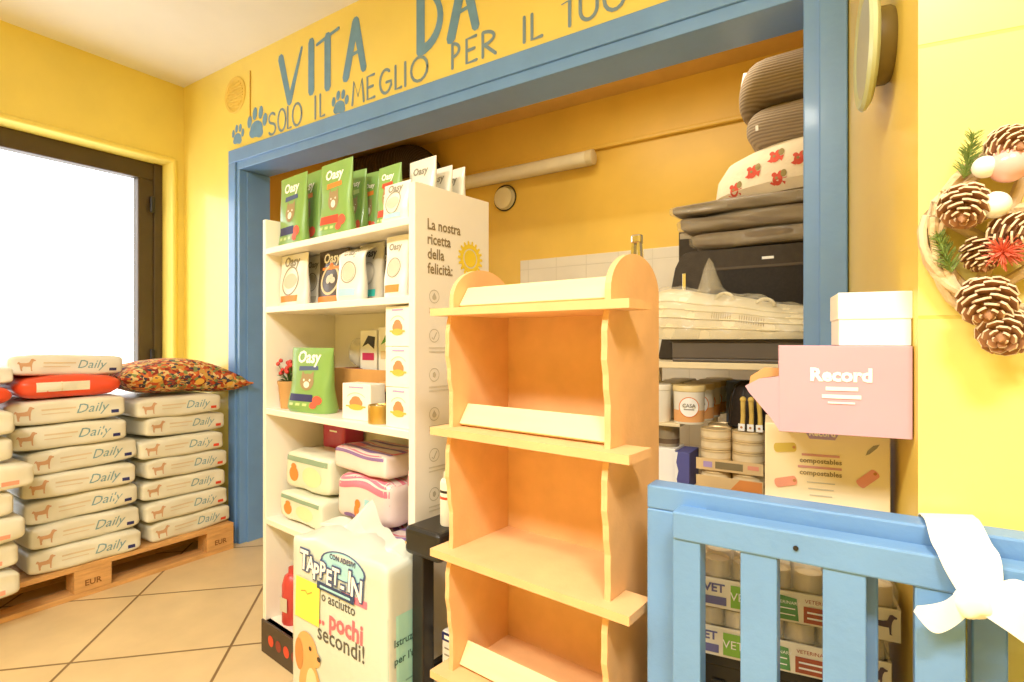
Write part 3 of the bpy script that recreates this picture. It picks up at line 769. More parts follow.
# cardboard tray behind with packs in it
TX0, TX1, TY = DF.x(334, .15), DF.x(389, .15), .15
tr_ = empty('cardboard_tray', DF.w((TX0 + TX1) / 2, TY, SHZ[2] + .0006), DF.a); tag(tr_, 'open brown cardboard tray behind the gold tin on the third shelf', 'cardboard tray')
tw = TX1 - TX0; th = .15
q = nb(); bx(q, -tw / 2, tw / 2, 0, .006, 0, th, .001); obj('front_wall', q, CARD, tr_)
q = nb(); bx(q, -tw / 2, tw / 2, .126, .132, 0, th, .001); bx(q, -tw / 2, -tw / 2 + .005, .006, .126, 0, th); bx(q, tw / 2 - .005, tw / 2, .006, .126, 0, th); obj('side_walls', q, CARD, tr_)
q = nb(); bx(q, -tw / 2 + .005, tw / 2 - .005, .006, .126, 0, .05); obj('tray_floor', q, CARD, tr_)
for i, (xo, hgt, m, m2, lab) in enumerate(((-.008, .235, mat('black_white_pack', '#E9E6DC', .5), BLK, 'white pack with a dark crescent standing in the cardboard tray'), (.085, .245, mat('green_white_pack', '#EDEBDC', .5), GREENP, 'white pack with a green leaf standing in the cardboard tray'))):
    o = carton('snack_pack', .085, .06, hgt, m); prt('print_patch', sh_poly([(-.03, hgt * .75), (0, hgt * .92), (.036, hgt * .9), (.03, hgt * .72), (0, hgt * .8)]), m2, o)
    prt('lower_print', sh_rect(-.03, .03, hgt * .55, hgt * .66, 2, 1), MAGENTA if i == 0 else PALEBR, o)
    o.location = DF.w((TX0 + TX1) / 2 + xo, TY + .04 + .01 * i, SHZ[2] + .051); o.rotation_euler.z = DF.a + .1; tag(o, lab, 'snack pack')
o = carton('snack_box', .1, .012, .10, mat('maroon_box', '#7A3348', .5)); prt('oval_print', sh_disc(-.025, .07, .016, .018), BROWN, o); prt('white_lines', sh_lines(.0, .045, .085, 3, .014, .004), WHT, o)
o.location = DF.w(TX0 + .085, TY + .018, SHZ[2] + .0512); o.rotation_euler.z = DF.a; tag(o, 'maroon snack box standing at the front of the cardboard tray', 'snack box')
o = carton('snack_box', .085, .012, .095, mat('cream_box', '#EBCF98', .6)); prt('word_print', sh_rect(-.0, .03, .06, .068, 2, 1), BROWN, o)
o.location = DF.w(TX1 - .055, TY + .018, SHZ[2] + .0512); o.rotation_euler.z = DF.a; tag(o, 'cream snack box at the right front of the cardboard tray', 'snack box')
# crinkled clear film bag in the tray
FILM = mat('clear_film', '#F4EEDC', .2, .03, 8, .5, 25, alpha=.6, coat=.3)
q = nb(); smoothed(q, .09, .08, .10, 10, 2.6, .3, .1, 9, .12); o = obj('film_bag', q, FILM, None, True)
o.location = DF.w(TX0 + .053, TY + .08, SHZ[2] + .155); o.rotation_euler.z = DF.a; tag(o, 'crinkled clear film bag of treats in the left of the cardboard tray', 'bag')
# tins
for u, yl, r, h, lab in ((380, .045, .036, .055, 'gold tin standing in front of the cardboard tray'),):
    q = nb(); lathe(q, [(0, 0), (r * .96, 0), (r, .003), (r, h - .003), (r * .97, h), (r * .94, h - .003), (0, h - .004)], 28); o = obj('gold_tin', q, GOLD, None, True)
    q = nb(); tube(q, arcpts := [(r * .3 * math.cos(a), r * .3 * math.sin(a), h - .002) for a in [i * PI / 6 for i in range(12)]] + [(r * .3, 0, h - .002)], .0012, 6); obj('pull_ring', q, CHROME, o)
    o.location = DF.w(DF.x(u, yl), yl, SHZ[2] + .0006); tag(o, lab, 'tin')
W = .055; o = carton('snack_box', .06, .03, .115, mat('tan_box', '#DDA765', .6)); prt('pawn_print', sh_add(sh_disc(.012, .08, .008), sh_rect(.006, .018, .055, .076, 1, 1)), BLK, o)
o.location = DF.w(DF.x(378, .09), .115, SHZ[2] + .0006); o.rotation_euler.z = DF.a; tag(o, 'narrow tan box behind the gold tin with a dark mark', 'snack box')

# fourth shelf
def soft_pack(name, W, D, H, m, seed, ex=10.0, rough=.05):
    q = nb(); smoothed(q, W, D, H, 10, ex, .08, .03, seed, rough); bv = bvh_of(q); return obj(name, q, m, None, True), bv
WIPE = mat('wipes_film', '#E6E4CC', .35, .05, 8, .2, 16, coat=.25)
def wipes(label, W, D, H, loc, rz, seed):
    o, bv = soft_pack('wipes_pack', W, D, H, WIPE, seed)
    prt('green_band', sh_rect(-W * .45, W * .45, H * .74, H * .88, 10, 2), mat('print_sage', '#8FA890', .5), o, bv)
    prt('kitten_picture', sh_add(sh_disc(-W * .28, H * .4, W * .1, H * .2), sh_disc(-W * .28, H * .6, W * .06, H * .09)), ORANGE, o, bv)
    prt('oval_label', sh_disc(W * .12, H * .42, W * .2, H * .26), mat('print_pale_lime', '#D9E2B0', .5), o, bv)
    o.location = loc; o.rotation_euler.z = rz; tag(o, label, 'wipes pack', 'pale green wipes packs')
W1 = pw(284, 326, .08); hz = DF.z(305, 490, .08) - SHZ[1]
wipes('pale green wipes pack lying at the front left of the fourth shelf', pw(281, 322, .05), .15, .098, DF.w(DF.x(304, .05), .107, SHZ[1] + .008), DF.a + .0, 21)
wipes('pale green wipes pack with a kitten, stacked on the lower wipes pack', pw(288, 330, .08), .14, .135, DF.w(DF.x(311, .08), .13, SHZ[1] + .114), DF.a + .03, 22)
PINKF = mat('pink_white_film', '#F0DDD4', .35, .05, 8, .25, 16, coat=.25)
def pad_pack(label, W, D, H, loc, rz, seed, m=PINKF, stripes=PURPLE, dog=False, ex=9.0):
    o, bv = soft_pack('puppy_pad_pack', W, D, H, m, seed, ex)
    def wave(z0, h, ph, span):
        V, F_ = sh_rect(-W * .47, W * .47, z0, z0 + h, 18, 2)
        return [(x, z + span * math.sin(x / W * 7 + ph)) for x, z in V], F_
    zs = (.74,)
    prt('stripe', sh_add(*[wave(H * z, H * .14, seed + i, H * .05) for i, z in enumerate(zs)]), stripes, o, bv)
    prt('thin_stripe', sh_add(*[wave(H * (z + .18), H * .05, seed + i, H * .05) for i, z in enumerate(zs)]), PINKP, o, bv)
    kt = dict(o=(0, -D / 2, H / 2), V=(0, 1, 0), N=(0, 0, 1))
    prt('top_stripe', sh_add(*[wave(D * z, D * .09, seed + i, D * .05) for i, z in enumerate((.1, .4, .7))]), stripes, o, bv, **kt)
    prt('thin_stripe', sh_add(*[wave(D * z, D * .03, seed + i, D * .05) for i, z in enumerate((.23, .53, .83))]), PINKP, o, bv, **kt)
    if dog:
        prt('puppy_picture', sh_add(sh_disc(-W * .08, H * .22, W * .05, H * .18), sh_disc(-W * .06, H * .42, W * .05, H * .1)), ORANGE, o, bv)
        prt('blue_picture', sh_rect(W * .06, W * .16, H * .4, H * .56, 2, 2), LTBLUE, o, bv)
        prt('purple_patch', sh_disc(-W * .22, H * .1, W * .12, H * .07), PURPLE, o, bv)
        prt('pink_patch', sh_disc(W * .16, H * .12, W * .08, H * .07), PINKP, o, bv)
    o.location = loc; o.rotation_euler.z = rz; tag(o, label, 'puppy pad pack', 'puppy pad packs on the fourth shelf')
xa, xb = DF.x(326, .02), DW - .03
pad_pack('flat purple striped pad pack at the front of the fourth shelf', (xb - xa) * .55, .25, .055, DF.w(xa + (xb - xa) * .29, .145, SHZ[1] + .003), DF.a, 31)
pad_pack('flat purple striped pad pack against the right side panel', (xb - xa) * .40, .25, .065, DF.w(xb - (xb - xa) * .21, .145, SHZ[1] + .003), DF.a, 32)
pad_pack('square pink pad pack with a puppy picture on the flat packs', pw(342, 392, .1), .16, .145, DF.w(DF.x(367, .08), .135, SHZ[1] + .073), DF.a + .04, 33, dog=True, stripes=PINKP, ex=8)
pad_pack('pink pad pack standing against the side panel beside the puppy pack', .085, .18, .2, DF.w(xb - .05, .16, SHZ[1] + .08), DF.a, 34, stripes=PINKP)
pad_pack('crumpled pink pad pack lying on the puppy pack under the shelf', pw(344, 400, .1), .17, .075, DF.w(DF.x(368, .1), .15, SHZ[1] + .226), DF.a - .05, 35)
MAGF = mat('magenta_film', '#B83058', .35, .08, 8, .2, 16, coat=.25)
o, bv = soft_pack('puppy_pad_pack', .12, .1, .13, MAGF, 36); prt('white_lines', sh_lines(-.04, .04, .09, 2, .03, .006), WHT, o, bv)
o.location = DF.w(DF.x(341, .2), .225, SHZ[1] + .065); o.rotation_euler.z = DF.a; tag(o, 'magenta pad pack low between the wipes and the puppy pack', 'puppy pad pack', 'magenta packs on the fourth shelf')
o, bv = soft_pack('puppy_pad_pack', .15, .09, .12, MAGF, 37); prt('white_lines', sh_lines(-.02, .05, .08, 1, .03, .006), WHT, o, bv)
o.location = DF.w(DF.x(345, .24), .232, SHZ[1] + .235); o.rotation_euler.z = DF.a; tag(o, 'magenta pad pack high under the third shelf', 'puppy pad pack', 'magenta packs on the fourth shelf')
# red bottle on the bottom shelf
q = nb(); lathe(q, [(0, 0), (.035, 0), (.038, .006), (.038, .14), (.03, .17), (.016, .18), (.016, .2), (0, .2)], 20); o = obj('red_bottle', q, mat('red_plastic', '#C9453F', .35), None, True)
prt('label_panel', sh_rect(-.02, .02, .05, .1, 4, 3), LGREY, o, bvh=None, o=(0, -.038, 0))
o.location = DF.w(DF.x(293, .06), .06, SHZ[0] + .0006); tag(o, 'red bottle on the bottom shelf behind the big pad bag', 'bottle')

# ================================================================== BIG PAD BAG
TF = Frame(-1.373, .954, -4.0); TW, TD, TH = .416, .16, .605
tb = empty('puppy_pad_bag', TF.w(0, 0), TF.a); tag(tb, 'big white bag of puppy pads with a puppy picture standing on the floor', 'puppy pad bag')
q = nb()
bmesh.ops.create_cube(q, size=2); bmesh.ops.subdivide_edges(q, edges=q.edges[:], cuts=14, use_grid_fill=True)
for vv in q.verts:
    x, y, z = [math.copysign(1 - (1 - abs(t)) ** 1.5, t) for t in vv.co]
    p = Vector((x * TW / 2, y * TD / 2, z * TH / 2)); rad = .014
    c0 = Vector([max(-h / 2 + rad, min(h / 2 - rad, t)) for t, h in zip(p, (TW, TD, TH))]); d = p - c0
    if d.length > 1e-9: p = c0 + d.normalized() * rad
    x, y, z = p.x * 2 / TW, p.y * 2 / TD, p.z * 2 / TH
    zz = TH / 2 + z * TH / 2
    if z > .9: zz += .02 * (1 - x * x) * (1 - abs(y)) + .004 * math.sin(7 * x + 3 * y)
    vv.co = (TW / 2 + x * TW / 2 * (1 - .015 * (z > 0) * z), TD / 2 + y * TD / 2 * (1 + .03 * math.sin(4 * z + 1) * (abs(x) < .9)), zz + .004 * math.sin(9 * x) * (z > .5))
bv = bvh_of(q)
TBM = mat('white_pad_film', '#D2D8CC', .35, .03, 6, .25, 12, coat=.3)
body = obj('bag_body', q, TBM, tb, True)
# gathered fin of film on top
q = nb()
N = 22
top_, bot_ = [], []
for i in range(N + 1):
    t = i / N; x = TW * (.04 + .92 * t)
    hgt = .018 + .062 * math.exp(-((t - .36) / .10) ** 2) + .006 * math.sin(23 * t)
    yb = TD * (.5 + .1 * math.sin(5 * t)); 
    bot_.append((x, yb, TH + .005)); top_.append((x - .03 * (t - .3), yb + .02 + .05 * math.sin(2.2 * t + .5), TH + hgt))
for off in (0, .006):
    pass
va = [q.verts.new(p) for p in bot_]; vb = [q.verts.new(((a[0] + b_[0]) / 2, (a[1] + b_[1]) / 2 - .02, (a[2] + b_[2]) / 2)) for a, b_ in zip(bot_, top_)]; vc = [q.verts.new(p) for p in top_]
vd = [q.verts.new((p[0], p[1] + .03, p[2])) for p in bot_]
for A_, B_ in ((va, vb), (vb, vc), (vc, vd)):
    for i in range(N): q.faces.new((A_[i], A_[i + 1], B_[i + 1], B_[i]))
q.faces.new([va[0], vb[0], vc[0], vd[0]]); q.faces.new([va[-1], vd[-1], vc[-1], vb[-1]])
obj('gathered_fin', q, TBM, tb, True)
P = lambda n, s, m, off=.0012: prt(n, s, m, body, bv, off=off)
def tz(u, v):  # pixel on the front face
    return TF.hit(u, v, 0)
def tt(s, size, u, v, *a, **k):
    x, z = tz(u, v); return sh_text(s, size, x, z, *a, **k)
x, z = tz(335, 563)
z = TH - .066
P('sky_oval', sh_disc(x + .03, z + .028, .09, .034), LTBLUE)
P('oval_outline', sh_ring(0, 0, 1, 1.05) and ([(x + .03 + a * .09, z + .028 + b_ * .034) for a, b_ in sh_ring(0, 0, .97, 1.05)[0]], sh_ring(0, 0, .97, 1.05)[1]), NAVYP, .002)
P('oval_words', sh_text('CON ADESIVI', .018, x + .03, z + .04, 0, .0004), NAVY, .0026)
nm = 'TAPPET-IN'
shadow, face = [], []
xs0 = tz(302, 0)[0]; xs1 = tz(361, 0)[0]
for i, ch in enumerate(nm):
    cx = xs0 + (xs1 - xs0) * (i + .5) / len(nm); cz = z - .028 + (.012 if i % 2 else 0) + (.012 if i == 0 else 0) - .001 * i
    big_ = .074 if i in (0, 8, 7) else .06
    shadow.append(sh_text(ch, big_, cx, cz, .08, .0062, sx=.86)); face.append(sh_text(ch, big_, cx, cz, .08, .0016, sx=.86))
P('brand_word_outline', sh_add(*shadow), NAVYP, .0032); P('brand_word', sh_add(*face), WHT, .0044)
P('navy_banner', sh_poly([(x - .075, z - .050), (x + .085, z - .052), (x + .085, z - .032), (x - .075, z - .030)]), mat('print_steel_navy', '#33456E', .5), .005)
P('banner_words', sh_rect(x - .06, x + .07, z - .044, z - .038, 6, 1), LTBLUE, .006)
x2, z2 = tz(353, 600); P('pink_tab', sh_rect(x2 - .045, x2 + .055, z2 - .009, z2 + .009, 6, 2), PINKP)
P('claim_words', sh_add(tt('o asciutto', .038, 338, 608, 0, .0004, sx=.95)), mat('print_dark_grey', '#5A564E', .6))
P('claim_word_pink', sh_add(tt('... pochi', .068, 339, 632, 0, .0022, sx=.95)), mat('print_coral', '#EC6F79', .5))
P('claim_words', sh_add(tt('secondi!', .062, 341, 650, 0, .0006, sx=.98)), mat('print_dark_grey', '#5A564E', .6))
x3, z3 = tz(309, 600)
prt('sticky_note', sh_rect(x3 - .058, x3 + .055, z3 - .055, z3 + .055, 4, 4), mat('yellow_note', '#F8E45A', .7), body, bv, off=.004)
prt('note_scribble', sh_add(stroke([(x3 - .03, z3 + .02), (x3 - .01, z3 + .025), (x3, z3 + .018), (x3 + .02, z3 + .028)], .003)), mat('print_ochre', '#C79A3A', .6), body, bv, off=.005)
# puppy picture (golden)
x4, z4 = tz(308, 650)
GP = mat('print_golden_fur', '#E0A868', .6); GP2 = mat('print_light_fur', '#F0D4A4', .6)
P('mint_field', sh_rect(.006, TW - .006, .02, .17, 10, 6), MINT, .0008)
P('puppy_body', sh_add(sh_disc(x4 + .012, z4 - .12, .055, .10), sh_disc(x4 + .0, z4 - .0, .05, .052), sh_disc(x4 + .033, z4 - .01, .03, .024)), GP, .002)
P('puppy_chest', sh_disc(x4 + .022, z4 - .11, .03, .07), GP2, .0026)
P('puppy_ear', sh_disc(x4 - .037, z4 - .02, .02, .045), mat('print_ear', '#C68848', .6), .0028)
P('puppy_face', sh_add(sh_disc(x4 + .058, z4 - .004, .008, .007), sh_disc(x4 + .018, z4 + .012, .006, .006)), BLK, .0034)
# side face
kw = dict(o=(TW, 0, 0), U=(0, 1, 0), N=(1, 0, 0))
prt('mint_field', sh_rect(.004, TD - .004, .03, TH * .8, 5, 10), MINT, body, bv, off=.001, **kw)
prt('side_words', sh_add(sh_text('Istruzioni', .026, .02, TH * .68, 0, .0004, 'LEFT'), sh_text("per l'uso", .026, .02, TH * .61, 0, .0004, 'LEFT'), sh_text('1', .06, .028, TH * .44, 0, .0004), sh_text('2', .06, .028, TH * .24)), mat('print_dark_teal', '#3E6A62', .6), body, bv, off=.0022, **kw)
prt('side_lines', sh_add(sh_lines(.055, .15, TH * .53, 5, .018, .004, 2), sh_lines(.055, .15, TH * .33, 5, .018, .004, 3)), mat('print_teal_lines', '#7FB0A6', .6), body, bv, off=.0022, **kw)
#PART2
# ================================================================== MDF SHELF STAND
MF = Frame(-.808, .906, -5.5)
MW, PX0, PX1, PT, SB = .478, .042, .416, .012, .232     # overall width, inner edges of the side boards, board thickness, depth
ms = empty('shelf_stand', MF.w(0, 0), MF.a); tag(ms, 'tall open wooden shelf stand with arched sides in the middle of the shop', 'shelf stand')
MZ = [.17, .428, .695, .961, 1.221]
def side_profile():
    f = []
    zs = [0.0] + MZ
    for z0, z1 in zip(zs, zs[1:]):
        for i in range(10):
            t = i / 10; f.append((.028 - .007 * math.sin(PI * t) + .006 * math.sin(2 * PI * t) + .0015 * math.sin(9 * PI * t), z0 + (z1 - z0) * t))
    f.append((.03, MZ[-1])); f.append((.03, MZ[-1] + .02))
    cy, ry, rz = (.03 + SB) / 2, (SB - .03) / 2, .073
    for i in range(1, 20):
        a = PI - PI * i / 20; f.append((cy + ry * math.cos(a), MZ[-1] + .02 + rz * math.sin(a)))
    f += [(SB, MZ[-1] + .02), (SB, 0)]
    return f
for x0 in (PX0 - PT, PX1):
    q = nb(); prism(q, side_profile(), 'x', x0, x0 + PT); so = obj('side_board', q, MDF, ms)
    so.data.materials.append(MDFE)
    for p in so.data.polygons:
        if p.normal.x > .9: p.material_index = 0
q = nb(); bx(q, PX0, PX1, SB - .012, SB, 0.02, MZ[-1] + .045, .001); obj('back_board', q, MDF, ms)
for z in MZ:
    q = nb()
    poly = [(0, 0), (MW, 0), (MW, .085), (PX1 + PT + .0005, .085), (PX1 + PT + .0005, .03), (PX1, .03), (PX1, SB - .012), (PX0, SB - .012), (PX0, .03), (PX0 - PT - .0005, .03), (PX0 - PT - .0005, .085), (0, .085)]
    prism(q, poly, 'z', z - .016, z); obj('shelf', q, MDF, ms)
q = nb(); bx(q, PX0, PX1, .05, .062, 0, MZ[0] - .016); obj('kick_board', q, MDF, ms)
for k in (1, 3, 4):
    q = nb()
    d = Vector((0, .55, .83)).normalized()
    obx(q, ((PX0 + PX1) / 2, .05 + .014, MZ[k] + .026), (1, 0, 0), Vector((0, .83, -.55)), d, PX1 - PX0 - .002, .008, .05, .0015)
    obj('lip_board', q, MDFE, ms)
# chrome tongs hung over the back board
t = empty('metal_tongs', MF.w(.372, SB + .0165, MZ[-1] - .10), MF.a); tag(t, 'shiny metal tongs sticking up behind the right arched side of the stand', 'tongs')
for sgn in (-1, 1):
    q = nb(); pts = [(sgn * .004, 0, 0), (sgn * .009, 0, .10), (sgn * .010, 0, .17), (sgn * .006, 0, .245)]
    for a, b_ in zip(pts, pts[1:]):
        a, b_ = Vector(a), Vector(b_); d = (b_ - a)
        obx(q, (a + b_) / 2, d.cross(Vector((0, 1, 0))), (0, 1, 0), d, .004, .016, d.length + .003, .001)
    obj('arm', q, CHROME, t)
q = nb(); obx(q, (0, 0, .245), (1, 0, 0), (0, 1, 0), (0, 0, 1), .022, .018, .02, .004); obj('hinge', q, CHROME, t)
q = nb(); bx(q, -.004, .004, -.016, -.006, .05, .07, .001); obj('hook', q, CHROME, t)

# ================================================================== BLACK SIDE STAND BETWEEN THE SHELVES
BF = Frame(-.966, .985, -5.0)
bs = empty('black_stand', BF.w(0, 0), BF.a); tag(bs, 'narrow black plastic stand squeezed between the white display and the wooden stand', 'stand')
q = nb(); bx(q, 0, .125, 0, .27, .625, .695, .014, 3); obj('top', q, BLACKPL, bs)
q = nb(); bx(q, .018, .058, .012, .05, 0, .63, .004); obj('leg', q, BLACKPL, bs)
q = nb(); bx(q, .018, .058, .21, .25, 0, .63, .004); obj('leg', q, BLACKPL, bs)
q = nb(); bx(q, .03, .048, .05, .21, .3, .34, .002); obj('side_rail', q, BLACKPL, bs)
q = nb(); lathe(q, [(0, 0), (.004, 0), (.004, .002), (0, .003)], 10); sc_ = obj('screw_head', q, CHROME, bs, True, (.012, -.0005, .655)); sc_.rotation_euler.x = PI / 2
def spray(loc, r, h, lab, tape):
    q = nb(); lathe(q, [(0, 0), (r * .95, 0), (r, .004), (r, h * .8), (r * .86, h * .86), (r * .6, h * .885), (0, h * .885)], 24)
    o = obj('spray_can', q, mat('white_can', '#F0ECDD', .3, .03, coat=.2), None, True)
    q = nb(); lathe(q, [(r * .62, h * .885), (r * .64, h * .89), (r * .62, h), (0, h)], 20); obj('cap', q, mat('pale_cap', '#E6E0CC', .4), o, True)
    for zz, hh, m in tape:
        q = nb(); lathe(q, [(r * 1.004, h * zz), (r * 1.004, h * (zz + hh))], 24); obj('printed_band', q, m, o, True)
    o.location = loc; tag(o, lab, 'spray can', 'white spray cans on the black stand')
zb = .695
x, y, _ = BF.w(.052, .17); spray((x, y, zb + .0006), .023, .185, 'tall white spray can on the black stand, behind the shorter can', ((.62, .04, GREY), (.4, .02, LGREY)))
x, y, _ = BF.w(.085, .075); spray((x, y, zb + .0006), .023, .13, 'shorter white spray can at the front of the black stand', ((.5, .05, REDP), (.62, .05, BLK)))
# boxes stacked behind the wooden stand's left side
for i in range(4):
    o = carton('supplement_box', .085, .12, .108, mat('white_supplement_box', '#EFEADF', .5))
    prt('navy_label', sh_rect(-.0425, .0425, .085, .106, 2, 1), NAVY, o); prt('label_word', sh_rect(-.034, -.01, .091, .1, 1, 1), WHT, o, off=.002)
    prt('print_lines', sh_lines(-.034, .03, .07, 3, .016, .004, i), GREY, o)
    o.location = BF.w(.118, .06, i * .109); o.rotation_euler.z = BF.a
    tag(o, 'white box with navy label, %s of four by the black stand' % ('lowest', 'second up', 'third up', 'topmost')[i], 'box', 'white boxes beside the black stand')

# ================================================================== BLUE GATE
gt = empty('wooden_gate', (-.3, .85, 0)); tag(gt, 'light blue wooden gate with vertical slats in the right foreground', 'gate')
GX0 = -.258; GX1 = .62
def gp(name, x0, x1, y0, y1, z0, z1, bev=.003):
    q = nb(); bx(q, x0 + .3, x1 + .3, y0 - .85, y1 - .85, z0, z1, bev); return obj(name, q, GATE, gt)
gp('post', -.316, -.268, .90, .945, 0, .868)
gp('rear_rail', -.316, GX1, .90, .945, .868, .907)
gp('rear_post', -.032, .0095, .90, .945, 0.0, .868)
gp('rear_slat', .108, .144, .905, .94, 0.03, .868)
gp('front_rail', GX0, GX1, .85, .89, .842, .885)
gp('front_rail', GX0, GX1, .85, .89, .05, .095)
for x0, x1 in ((GX0, -.216), (-.159, -.110), (-.054, -.004), (.047, .097), (.2, .25), (.30, .35), (.40, .45), (.50, .55), (.57, GX1)):
    gp('slat', x0, x1, .853, .887, .094, .843, .002)
q = nb(); lathe(q, [(0, 0), (.0035, 0), (.0035, .0015), (0, .0015)], 12)
sc_ = obj('screw_hole', q, BLACKPL, gt, True, (.3 - .086, -.0005, .863)); sc_.rotation_euler.x = PI / 2
gp('hinge_block', GX1 - .06, GX1, .887, .903, .842, .885)
gp('foot', -.316, -.268, .84, .90, 0, .03); gp('foot', GX1 - .05, GX1, .85, .945, 0, .05)
gp('link_block', GX0, GX0 + .04, .887, .903, .842, .882, .001)

# white ribbon tied round the rails
RIB = mat('white_ribbon', '#FFFBEA', .5, .02, 8, .1, 30)
def band(q, pts, widths, th=.0016):
    """cloth strip: pts = centre line with side vectors"""
    L, Rr, L2_, R2_ = [], [], [], []
    n = len(pts)
    for i, ((p, s), w) in enumerate(zip(pts, widths)):
        p, s = Vector(p), Vector(s).normalized()
        d = Vector(pts[min(i + 1, n - 1)][0]) - Vector(pts[max(i - 1, 0)][0]); nn = d.cross(s).normalized() * th
        L.append(q.verts.new(p - s * w / 2)); Rr.append(q.verts.new(p + s * w / 2))
        L2_.append(q.verts.new(p - s * w / 2 + nn)); R2_.append(q.verts.new(p + s * w / 2 + nn))
    for i in range(n - 1):
        q.faces.new((L[i], Rr[i], Rr[i + 1], L[i + 1])); q.faces.new((L2_[i], L2_[i + 1], R2_[i + 1], R2_[i]))
        q.faces.new((L[i], L[i + 1], L2_[i + 1], L2_[i])); q.faces.new((Rr[i], R2_[i], R2_[i + 1], Rr[i + 1]))
    q.faces.new((L[0], L2_[0], R2_[0], Rr[0])); q.faces.new((L[-1], Rr[-1], R2_[-1], L2_[-1]))
def chain(pts, n=6):
    """smooth (Catmull-Rom) resampling of (point, side, width)"""
    out = []
    m = len(pts)
    def cr(a, b, c, d, t):
        return [0.5 * (2 * q + (r - p) * t + (2 * p - 5 * q + 4 * r - s_) * t * t + (-p + 3 * q - 3 * r + s_) * t ** 3) for p, q, r, s_ in zip(a, b, c, d)]
    fl_ = [tuple(p) + tuple(s_) + (w,) for p, s_, w in pts]
    for i in range(m - 1):
        a, b, c, d = fl_[max(i - 1, 0)], fl_[i], fl_[i + 1], fl_[min(i + 2, m - 1)]
        for k in range(n): out.append(cr(a, b, c, d, k / n))
    out.append(list(fl_[-1]))
    return [((o[0], o[1], o[2]), (o[3], o[4], o[5])) for o in out], [o[6] for o in out]
rb = empty('ribbon', (.10, .85, .84)); tag(rb, 'white ribbon tied in a knot over the rails of the blue gate', 'ribbon')
GY = Frame(0, .838, 0)
def rbl(x, y, z): return (x - .10, y - .85, z - .84)
q = nb()
sv = (1, .12, .1)
p, w_ = chain([(rbl(.083, .953, .80), sv, .058), (rbl(.083, .953, .88), sv, .058), (rbl(.085, .951, .910), sv, .058), (rbl(.088, .93, .914), sv, .058), (rbl(.09, .905, .914), sv, .058), (rbl(.094, .87, .900), sv, .06), (rbl(.098, .85, .894), sv, .06), (rbl(.102, .842, .878), sv, .055), (rbl(.106, .839, .860), sv, .045), (rbl(.108, .837, .845), (1, .2, .2), .03)])
band(q, p, w_); obj('loop', q, RIB, rb, True)
q = nb(); smoothed(q, .036, .022, .03, 8, 2.6, .3, .1, 3, .12); ko = obj('knot', q, RIB, rb, True, rbl(.108, .832, .829)); ko.rotation_euler = (0, -.5, 0)
q = nb(); p, w_ = chain([(rbl(.106, .834, .845), (.3, 0, 1), .024), (rbl(.085, .826, .833), (.2, .1, 1), .045), (rbl(.068, .822, .822), (.3, .1, 1), .04), (rbl(.046, .826, .824), (.45, 0, 1), .008)]); band(q, p, w_); obj('tail', q, RIB, rb, True)
q = nb(); p, w_ = chain([(rbl(.108, .834, .85), (.5, 0, 1), .03), (rbl(.128, .826, .855), (.35, .1, 1), .055), (rbl(.155, .822, .842), (.4, .1, 1), .06), (rbl(.19, .824, .815), (.6, 0, 1), .062), (rbl(.22, .83, .78), (.8, 0, .6), .06), (rbl(.235, .836, .72), (1, 0, .2), .055)]); band(q, p, w_); tl = obj('tail', q, RIB, rb, True)
prt('leaf_print', stroke([(0, 0), (.006, -.003), (.014, -.012)], .003, .004), mat('print_pale_green', '#C9DDA0', .6), rb, None, o=rbl(.146, .817, .853), off=.001)

